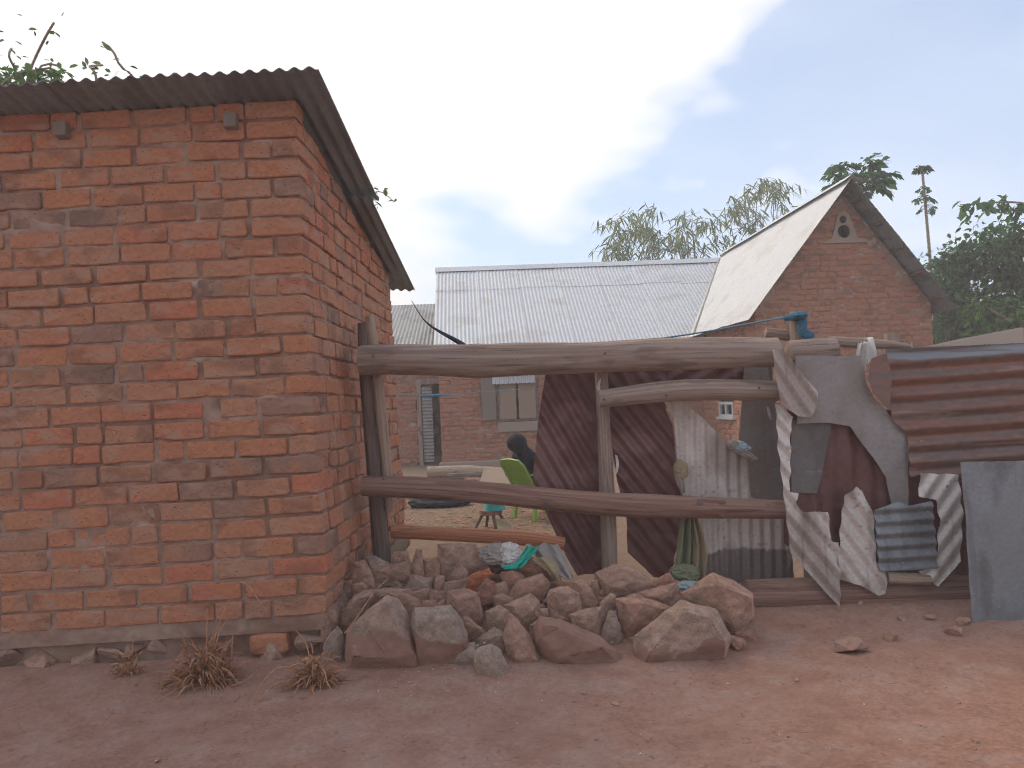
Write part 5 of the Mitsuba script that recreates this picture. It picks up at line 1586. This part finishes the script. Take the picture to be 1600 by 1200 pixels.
pebble(1336, 1022, 0.20, 0.62, 'half-buried clod of earth on the road before the patched fence', None, mat='soil_mat', flat=0.5, name='earth_clod', cat='clod')
pebble(1392, 1000, 0.10, 0.6, 'smaller clod right of the half-buried one', None, mat='soil_mat', name='earth_clod', cat='clod')
for px, py, s, u, tx in ((913, 1085, 0.035, 0.3, 'small dark pebble on the road below the long brown boulder'), (962, 1100, 0.045, 0.3, 'larger dark pebble on the road below the long brown boulder'),
                         (1245, 1062, 0.03, 0.4, 'pebble on the road left of the half-buried clod'), (1412, 975, 0.06, 0.55, 'brown stone at the foot of the log sill'),
                         (1452, 972, 0.085, 0.55, 'flat brown stone near the flat blue-grey sheet'), (1506, 978, 0.09, 0.6, 'reddish stone at the corner of the flat blue-grey sheet'),
                         (1490, 990, 0.11, 0.6, 'low stone on the bank before the flat blue-grey sheet'), (1310, 965, 0.05, 0.3, 'small stone under the long hanging strip'),
                         (1345, 958, 0.05, 0.5, 'small stone under the log sill'), (246, 1190, 0.035, 0.3, 'flat pebble at the lower left of the road'), (330, 1170, 0.02, 0.3, 'tiny pebble at the lower left of the road'),
                         (1525, 1160, 0.03, 0.05, 'pale pebble at the lower right of the road'), (1233, 1152, 0.022, 0.2, 'pale pebble at the middle bottom of the road'), (66, 1000, 0.05, 0.1, 'pale stone by the hut plinth at the far left')):
    pebble(px, py, s, u, tx, None)
for i in range(26):
    px, py = r4.uniform(0, 1600), r4.uniform(1055, 1195)
    pebble(px, py, r4.uniform(0.008, 0.020), r4.choice([0.2, 0.5, 0.7]), 'tiny pebble lying loose on the dirt road', 'tiny pebbles on the road')
# white scraps: torn paper and husks
for i in range(58):
    if i < 40:
        px, py = r4.normal(665, 62), r4.normal(1072, 17)
        if py < 1050:
            py = 2100 - py
    else:
        px, py = r4.uniform(500, 1500), r4.uniform(1055, 1180)
    b = on_ground(px, py)
    b[2] = float(ground_z(b[0], b[1])) + 0.003
    s = r4.uniform(0.003, 0.009)
    k = numbered('white_scrap')
    put(k, random_rock(b, [s * 1.4, s, s * 0.5], r4, 950 + i, 0.004), 'white_scrap_mat', smooth=32)
    labels[k] = {'label': 'tiny white scrap scattered on the dirt road', 'category': 'scrap', 'group': 'white scraps on the road'}
for px, py in ((746, 1008), (752, 1012), (741, 1016), (650, 1030), (757, 1004)):
    b = at(px, py, 3.90)
    k = numbered('white_scrap')
    put(k, random_rock(b, [0.014, 0.012, 0.010], r4, 990 + px, 0.004), 'white_scrap_mat', smooth=32)
    labels[k] = {'label': 'white flake caught between stones of the front row', 'category': 'scrap', 'group': 'white flakes between the stones'}


# ---------------------------------------------------------------- trees and plants
LEAF = {'oval': np.array([[0, 0], [0.30, 0.22], [0.65, 0.26], [1, 0], [0.65, -0.26], [0.30, -0.22]]),
        'long': np.array([[0, 0], [0.25, 0.075], [0.6, 0.065], [1, 0], [0.6, -0.065], [0.25, -0.075]])}


def leaves(pos, dirs, size, shape, pal, rng, fold=0.25, droop=0.3):
    """Leaf faces (one mesh) at the positions, growing along dirs. uv: palette and tone."""
    n = len(pos)
    L = LEAF[shape]
    d = dirs / (np.linalg.norm(dirs, axis=1, keepdims=True) + 1e-9)
    up = np.array([0, 0, 1.0]) + rng.normal(0, 0.45, (n, 3))
    s = np.cross(d, up)
    s /= np.linalg.norm(s, axis=1, keepdims=True) + 1e-9
    w = np.cross(s, d)
    sz = np.broadcast_to(size, (n,))[:, None, None] * rng.uniform(0.6, 1.15, (n, 1, 1))
    x, y = L[:, 0][None, :, None], L[:, 1][None, :, None]
    v = pos[:, None] + sz * (x * d[:, None] + y * s[:, None] + fold * np.abs(y) * w[:, None] + droop * x ** 2 * np.array([0, 0, -1.0]))
    m = len(L)
    f = np.array([[0, 1, 5], [1, 2, 5], [2, 4, 5], [2, 3, 4]])
    F = (np.arange(n)[:, None, None] * m + f[None]).reshape(-1, 3)
    uv = np.stack([np.full((n, m), pal), np.broadcast_to(rng.random((n, 1)), (n, m))], -1).reshape(-1, 2)
    return v.reshape(-1, 3), F, uv


def branching(base, top, rng, n1=7, spread=1.2, r0=0.12, n2=5):
    """Trunk, limbs and twigs. Returns the wood meshes and the twig points with directions."""
    base, top = np.asarray(base, float), np.asarray(top, float)
    H = np.linalg.norm(top - base)
    tr_ = smooth_path([base, base + (top - base) * 0.45 + rng.normal(0, 0.05 * H, 3) * [1, 1, 0], top], 20)
    wood = [tube(tr_, np.linspace(r0, r0 * 0.25, 20), 10, 0, True, 3, 0.1)]
    P, Dn = [], []
    for i in range(n1):
        t = rng.uniform(0.35, 1.0)
        s = tr_[int(t * 19)]
        a = rng.uniform(0, 6.283)
        d = np.array([math.cos(a), math.sin(a), rng.uniform(0.15, 1.0)])
        ln_ = spread * rng.uniform(0.6, 1.1) * (1.15 - 0.5 * t)
        e = s + d / np.linalg.norm(d) * ln_
        br = smooth_path([s, (s + e) / 2 + rng.normal(0, 0.08 * ln_, 3), e + [0, 0, -0.08 * ln_]], 12)
        wood.append(tube(br, np.linspace(r0 * 0.35, r0 * 0.08, 12), 7, 0, True, i))
        for j in range(n2):
            q = br[rng.integers(4, 12)]
            d2 = d + rng.normal(0, 0.8, 3)
            l2_ = ln_ * rng.uniform(0.2, 0.5)
            e2 = q + d2 / np.linalg.norm(d2) * l2_
            tw = smooth_path([q, (q + e2) / 2 + rng.normal(0, 0.05 * l2_, 3), e2], 8)
            wood.append(tube(tw, np.linspace(r0 * 0.10, r0 * 0.03, 8), 5, 0, True, j))
            for k in range(2, 8):
                P.append(tw[k])
                Dn.append(tw[k] - tw[max(k - 2, 0)])
    return join(wood), np.array(P), np.array(Dn)


def leafy_tree(name, text, base, top, rng, leaf=0.2, count=2600, n1=14, spread=1.6, r0=0.13, pal=0, cloud=0.28, shape='oval', n2=7, group=None):
    k = thing(name, text, 'tree', group)
    wood, P, Dn = branching(base, top, rng, n1, spread, r0, n2)
    part(k, 'trunk', wood[:2], 'wood_mat', np.stack([500 + wood[2][:, 0] % 40, wood[2][:, 1]], 1), smooth=True)
    i = rng.integers(0, len(P), count)
    pos = P[i] + rng.normal(0, cloud, (count, 3)) * [1, 1, 0.8]
    d = Dn[i] / (np.linalg.norm(Dn[i], axis=1, keepdims=True) + 1e-9) + rng.normal(0, 0.7, (count, 3)) + [0, 0, -0.15]
    v, f, uv = leaves(pos, d, leaf, shape, pal, rng)
    part(k, 'crown', (v, f), 'leaf_mat', uv, smooth=False)
    return k


rt = np.random.default_rng(31)
TY = 19.0


def tree_px(name, text, px_top, py_top, Y, rng, hw, **k):
    t = at(px_top, py_top, Y)
    b = np.array([t[0] + rng.normal(0, 0.2), t[1], -0.1])
    return leafy_tree(name, text, b, t, rng, spread=hw, **k)


tree_px('broadleaf_tree', 'broad-leaved tree just behind the right slope of the gabled wing', 1478, 412, 19, rt, 1.0, leaf=0.19, count=3800, cloud=0.24, pal=3, n1=16)
tree_px('broadleaf_tree', 'dense dark tree at the right edge of the picture', 1605, 372, 18, rt, 1.35, leaf=0.20, count=6500, cloud=0.30, pal=0, n1=22)
tree_px('broadleaf_tree', 'low dark tree under the eave of the gabled wing', 1512, 510, 20.5, rt, 1.3, leaf=0.20, count=4600, cloud=0.30, pal=0, n1=18)
tree_px('broadleaf_tree', 'leafy tree beyond the right edge, behind the dense dark one', 1730, 380, 20, rt, 1.7, leaf=0.22, count=5200, cloud=0.32, pal=0, n1=18)
tree_px('broadleaf_tree', 'bright green bush between the far trees and the tan board', 1580, 490, 15, rt, 1.0, leaf=0.18, count=2200, cloud=0.22, pal=1, n1=14)
# the long bough reaching in from the right
bt = thing('overhanging_branch', 'leafy branch reaching in from the right edge against the sky', 'branch')
bp = np.array([at(1720, 420, 17.2), at(1650, 340, 17), at(1600, 318, 16.9), at(1560, 316, 16.8), at(1500, 320, 16.7)])
bw_ = tube(smooth_path([np.array([bp[0][0] + 0.4, 17.3, -0.1]), bp[0], bp[1], bp[2], bp[3], bp[4]], 50), np.linspace(0.10, 0.008, 50), 8)
put(bt, bw_[:2], 'wood_mat', np.stack([500 + bw_[2][:, 0], bw_[2][:, 1]], 1), True)
line_ = smooth_path(bp[1:], 40)
ii = rt.integers(0, 40, 95)
pos = line_[ii] + rt.normal(0, 0.10, (95, 3)) + [0, 0, -0.04]
v, f, uv = leaves(pos, rt.normal(0, 1, (95, 3)) * [1, 1, 0.4] + [-0.3, 0, -0.5], 0.26, 'oval', 3, rt, droop=0.4)
part(bt, 'leaf_cluster', (v, f), 'leaf_mat', uv, smooth=False)


def papaya_leaf(c, d, size, rng, pal):
    """A palmate leaf: lobes round a stalk end."""
    out = []
    d = d / np.linalg.norm(d)
    s = np.cross(d, [0, 0, 1.0])
    s /= np.linalg.norm(s) + 1e-9
    for a in np.linspace(-2.3, 2.3, 7):
        q = math.cos(a) * d + math.sin(a) * s + np.array([0, 0, rng.uniform(-0.25, 0.1)])
        out.append((c, q, size * (1 - 0.16 * abs(a))))
        e = c + q * size * 0.5
        out.append((e, q + 0.7 * s, size * 0.45))
        out.append((e, q - 0.7 * s, size * 0.45))
    return out


def papaya(name, text, px, py, Y, rng, tiers, r0=0.085):
    """tiers: (height below the top in metres, number of leaves, stalk length, leaf size, upward lean)."""
    k = thing(name, text, 'tree')
    top = at(px, py, Y)
    base = np.array([top[0] + 0.12, top[1], -0.1])
    tr_ = smooth_path([base, (base + top) / 2 + [0.04, 0, 0], top], 30)
    v, f, uv = tube(tr_, np.linspace(r0, r0 * 0.5, 30), 12, 420, True, 5, 0.05)
    part(k, 'trunk', (v, f), 'wood_mat', uv, smooth=True)
    ms, stalks_ = [], []
    for dz, n, sl, ls, upl in tiers:
        c0 = tr_[int(np.argmin(np.abs(tr_[:, 2] - (top[2] - dz))))]
        for i in range(n):
            a = i * 2.4 + rng.uniform(-0.4, 0.4)
            o = np.array([math.cos(a), math.sin(a), upl * rng.uniform(0.3, 1.4)])
            e = c0 + o / np.linalg.norm(o) * sl * rng.uniform(0.7, 1.1)
            mid_ = (c0 + e) / 2 + [0, 0, 0.07]
            stalks_.append(tube(smooth_path([c0, mid_, e], 8), [0.012, 0.011, 0.010, 0.009, 0.008, 0.008, 0.007, 0.006], 5))
            L_ = papaya_leaf(e, o + [0, 0, -0.3], ls * rng.uniform(0.8, 1.15), rng, 1)
            P = np.array([x[0] for x in L_]); Dd = np.array([x[1] for x in L_]); S_ = np.array([x[2] for x in L_])
            ms.append(leaves(P, Dd, S_, 'oval', 0, rng, 0.2, 0.35))
    v, f, uv = join(ms)
    part(k, 'crown', (v, f), 'leaf_mat', uv, smooth=False)
    sv, sf, su = join(stalks_)
    part(k, 'stalks', (sv, sf), 'leaf_mat', np.tile([1.0, 0.6], (len(sv), 1)), smooth=True, kind='stuff')
    return k


rp_ = np.random.default_rng(8)
papaya('papaya_tree', 'full papaya crown showing just above the peak of the gable', 1342, 276, 20, rp_, [(0.0, 12, 0.60, 0.42, 0.6), (0.12, 13, 0.66, 0.40, 0.2), (0.35, 6, 0.68, 0.32, -0.2)], 0.10)
papaya('papaya_tree', 'tall thin papaya trunk with a small tuft at its top', 1441, 266, 21, rp_, [(0.0, 12, 0.12, 0.17, 0.6), (0.08, 8, 0.15, 0.16, 0.1), (0.60, 4, 0.15, 0.14, -0.2), (0.78, 7, 0.20, 0.17, -0.4), (1.0, 5, 0.22, 0.15, -0.6)], 0.062)

# bamboo behind the long roof
rb = np.random.default_rng(17)
for j, (px, py, lean, hgt, text) in enumerate(((985, 338, -0.5, 1.3, 'leftmost feathery bamboo clump above the long roof'), (1085, 344, 0.1, 1.2, 'middle feathery bamboo clump above the long roof'),
                                               (1168, 306, 0.5, 1.5, 'tallest feathery bamboo clump, left of the gabled wing'))):
    k = thing('bamboo', text, 'bamboo', 'bamboo clumps behind the long roof')
    Yb = 24.0
    culms, P, Dd = [], [], []
    c0 = at(px, 520, Yb)
    for i in range(8):
        tx, ty = px + rb.normal(0, 34) + lean * 22, py + rb.uniform(-22, 62)
        t = at(tx, ty, Yb + rb.normal(0, 0.5))
        b = np.array([c0[0] + rb.normal(0, 0.3), Yb + rb.normal(0, 0.3), -0.1])
        ar = np.sign(rb.normal() + lean) * rb.uniform(0.3, 0.8)
        cv = smooth_path([b, b + (t - b) * 0.6 + [-0.1 * ar, 0, 0.25], t, t + [ar * 0.8, rb.normal(0, 0.3), -0.25 + rb.uniform(-0.2, 0.25)]], 40)
        culms.append(tube(cv, np.linspace(0.035, 0.004, 40), 6))
        for q in range(24, 40):
            for _ in range(2):
                d = np.array([rb.normal(), rb.normal(), rb.uniform(-0.1, 0.7)])
                d /= np.linalg.norm(d)
                e = cv[q] + d * rb.uniform(0.08, 0.45)
                culms.append(tube([cv[q], e], [0.005, 0.003], 4, cap=False))
                for _ in range(3):
                    P.append(e + rb.normal(0, 0.07, 3))
                    Dd.append([rb.normal() * 0.8 + 0.25 * np.sign(lean - 0.1), rb.normal() * 0.8, -0.75 + rb.normal() * 0.4])
    cv_, cf_, cu_ = join(culms)
    part(k, 'culms', (cv_, cf_), 'leaf_mat', np.tile([2.0, 0.5], (len(cv_), 1)), smooth=True, kind='stuff')
    v, f, uv = leaves(np.array(P), np.array(Dd), 0.40, 'long', 2, rb, 0.15, 0.2)
    part(k, 'crown', (v, f), 'leaf_mat', uv, smooth=False)

# creeper over the left of the hut roof: a shrub standing behind the hut
rs = np.random.default_rng(23)
sh = thing('climbing_shrub', 'sparse shrub rising behind the left end of the hut roof', 'shrub')
HY = 7.4
woods, P, Dd = [], [], []
for pts in ([(40, 190), (44, 120), (60, 80), (84, 36)], [(60, 190), (55, 120), (70, 100), (95, 104)], [(10, 190), (24, 110), (14, 88), (18, 76)], [(20, 190), (0, 120), (-30, 80), (5, 62)],
            [(160, 190), (205, 116), (186, 100), (178, 82), (160, 66)], [(150, 190), (150, 120), (140, 104), (160, 102)], [(-20, 190), (20, 118), (50, 110), (90, 112)], [(40, 190), (40, 130), (75, 106), (98, 120)]):
    pt = [at(x, y, HY + 0.2 * rs.normal()) for x, y in pts]
    pt = [np.array([pt[0][0], pt[0][1], -0.1])] + pt
    cv = smooth_path(pt, 60)
    woods.append(tube(cv, np.linspace(0.03, 0.010, 60), 6))
    zs = cv[:, 2] > at(60, 140, HY)[2]
    for c in cv[zs][::2]:
        for _ in range(2):
            P.append(c + rs.normal(0, 0.06, 3))
            Dd.append(rs.normal(0, 1, 3) * [1, 1, 0.6])
bxs = rs.uniform(-40, 102, 420)
for bx in bxs:
    P.append(at(bx, rs.uniform(108, 150), HY + rs.normal(0, 0.3)))
    Dd.append(rs.normal(0, 1, 3))
wv, wf_, wu = join(woods)
part(sh, 'stems', (wv, wf_), 'wood_mat', np.stack([500 + wu[:, 0], wu[:, 1]], 1), smooth=True)
v, f, uv = leaves(np.array(P), np.array(Dd), 0.085, 'oval', 1, rs, 0.2, 0.2)
part(sh, 'crown', (v, f), 'leaf_mat', uv, smooth=False)
# sprig that shows past the hut's far eave
sp = thing('leafy_sprig', 'small sprig of leaves showing past the sloping edge of the hut roof', 'branch')
cv = smooth_path([np.array([at(570, 400, 8.6)[0], 8.6, -0.1]), at(575, 360, 8.6), at(588, 300, 8.5), at(600, 302, 8.4), at(616, 316, 8.4)], 50)
tv = tube(cv, np.linspace(0.03, 0.004, 50), 6)
put(sp, tv[:2], 'wood_mat', np.stack([500 + tv[2][:, 0], tv[2][:, 1]], 1), True)
ii = rs.integers(34, 50, 34)
v, f, uv = leaves(cv[ii] + rs.normal(0, 0.05, (34, 3)), rs.normal(0, 1, (34, 3)), 0.085, 'oval', 1, rs, 0.2, 0.2)
part(sp, 'leaf_cluster', (v, f), 'leaf_mat', uv, smooth=False)

# ---------------------------------------------------------------- the dusty air that pales the trees and the far gable
scene['dusty_air'] = {'type': 'homogeneous', 'albedo': {'type': 'rgb', 'value': [0.95, 0.95, 0.95]}, 'sigma_t': {'type': 'rgb', 'value': [0.0065, 0.0065, 0.0065]}}
scene['haze'] = {'type': 'cube', 'to_world': T().translate([0, 70, 5.0]).scale([152, 132, 6.5]), 'bsdf': {'type': 'null'}, 'interior': {'type': 'ref', 'id': 'dusty_air'}}
scene['camera']['medium'] = {'type': 'ref', 'id': 'dusty_air'}
labels['haze'] = {'label': 'thin dusty haze over the yard and the far trees', 'category': 'haze', 'kind': 'stuff'}
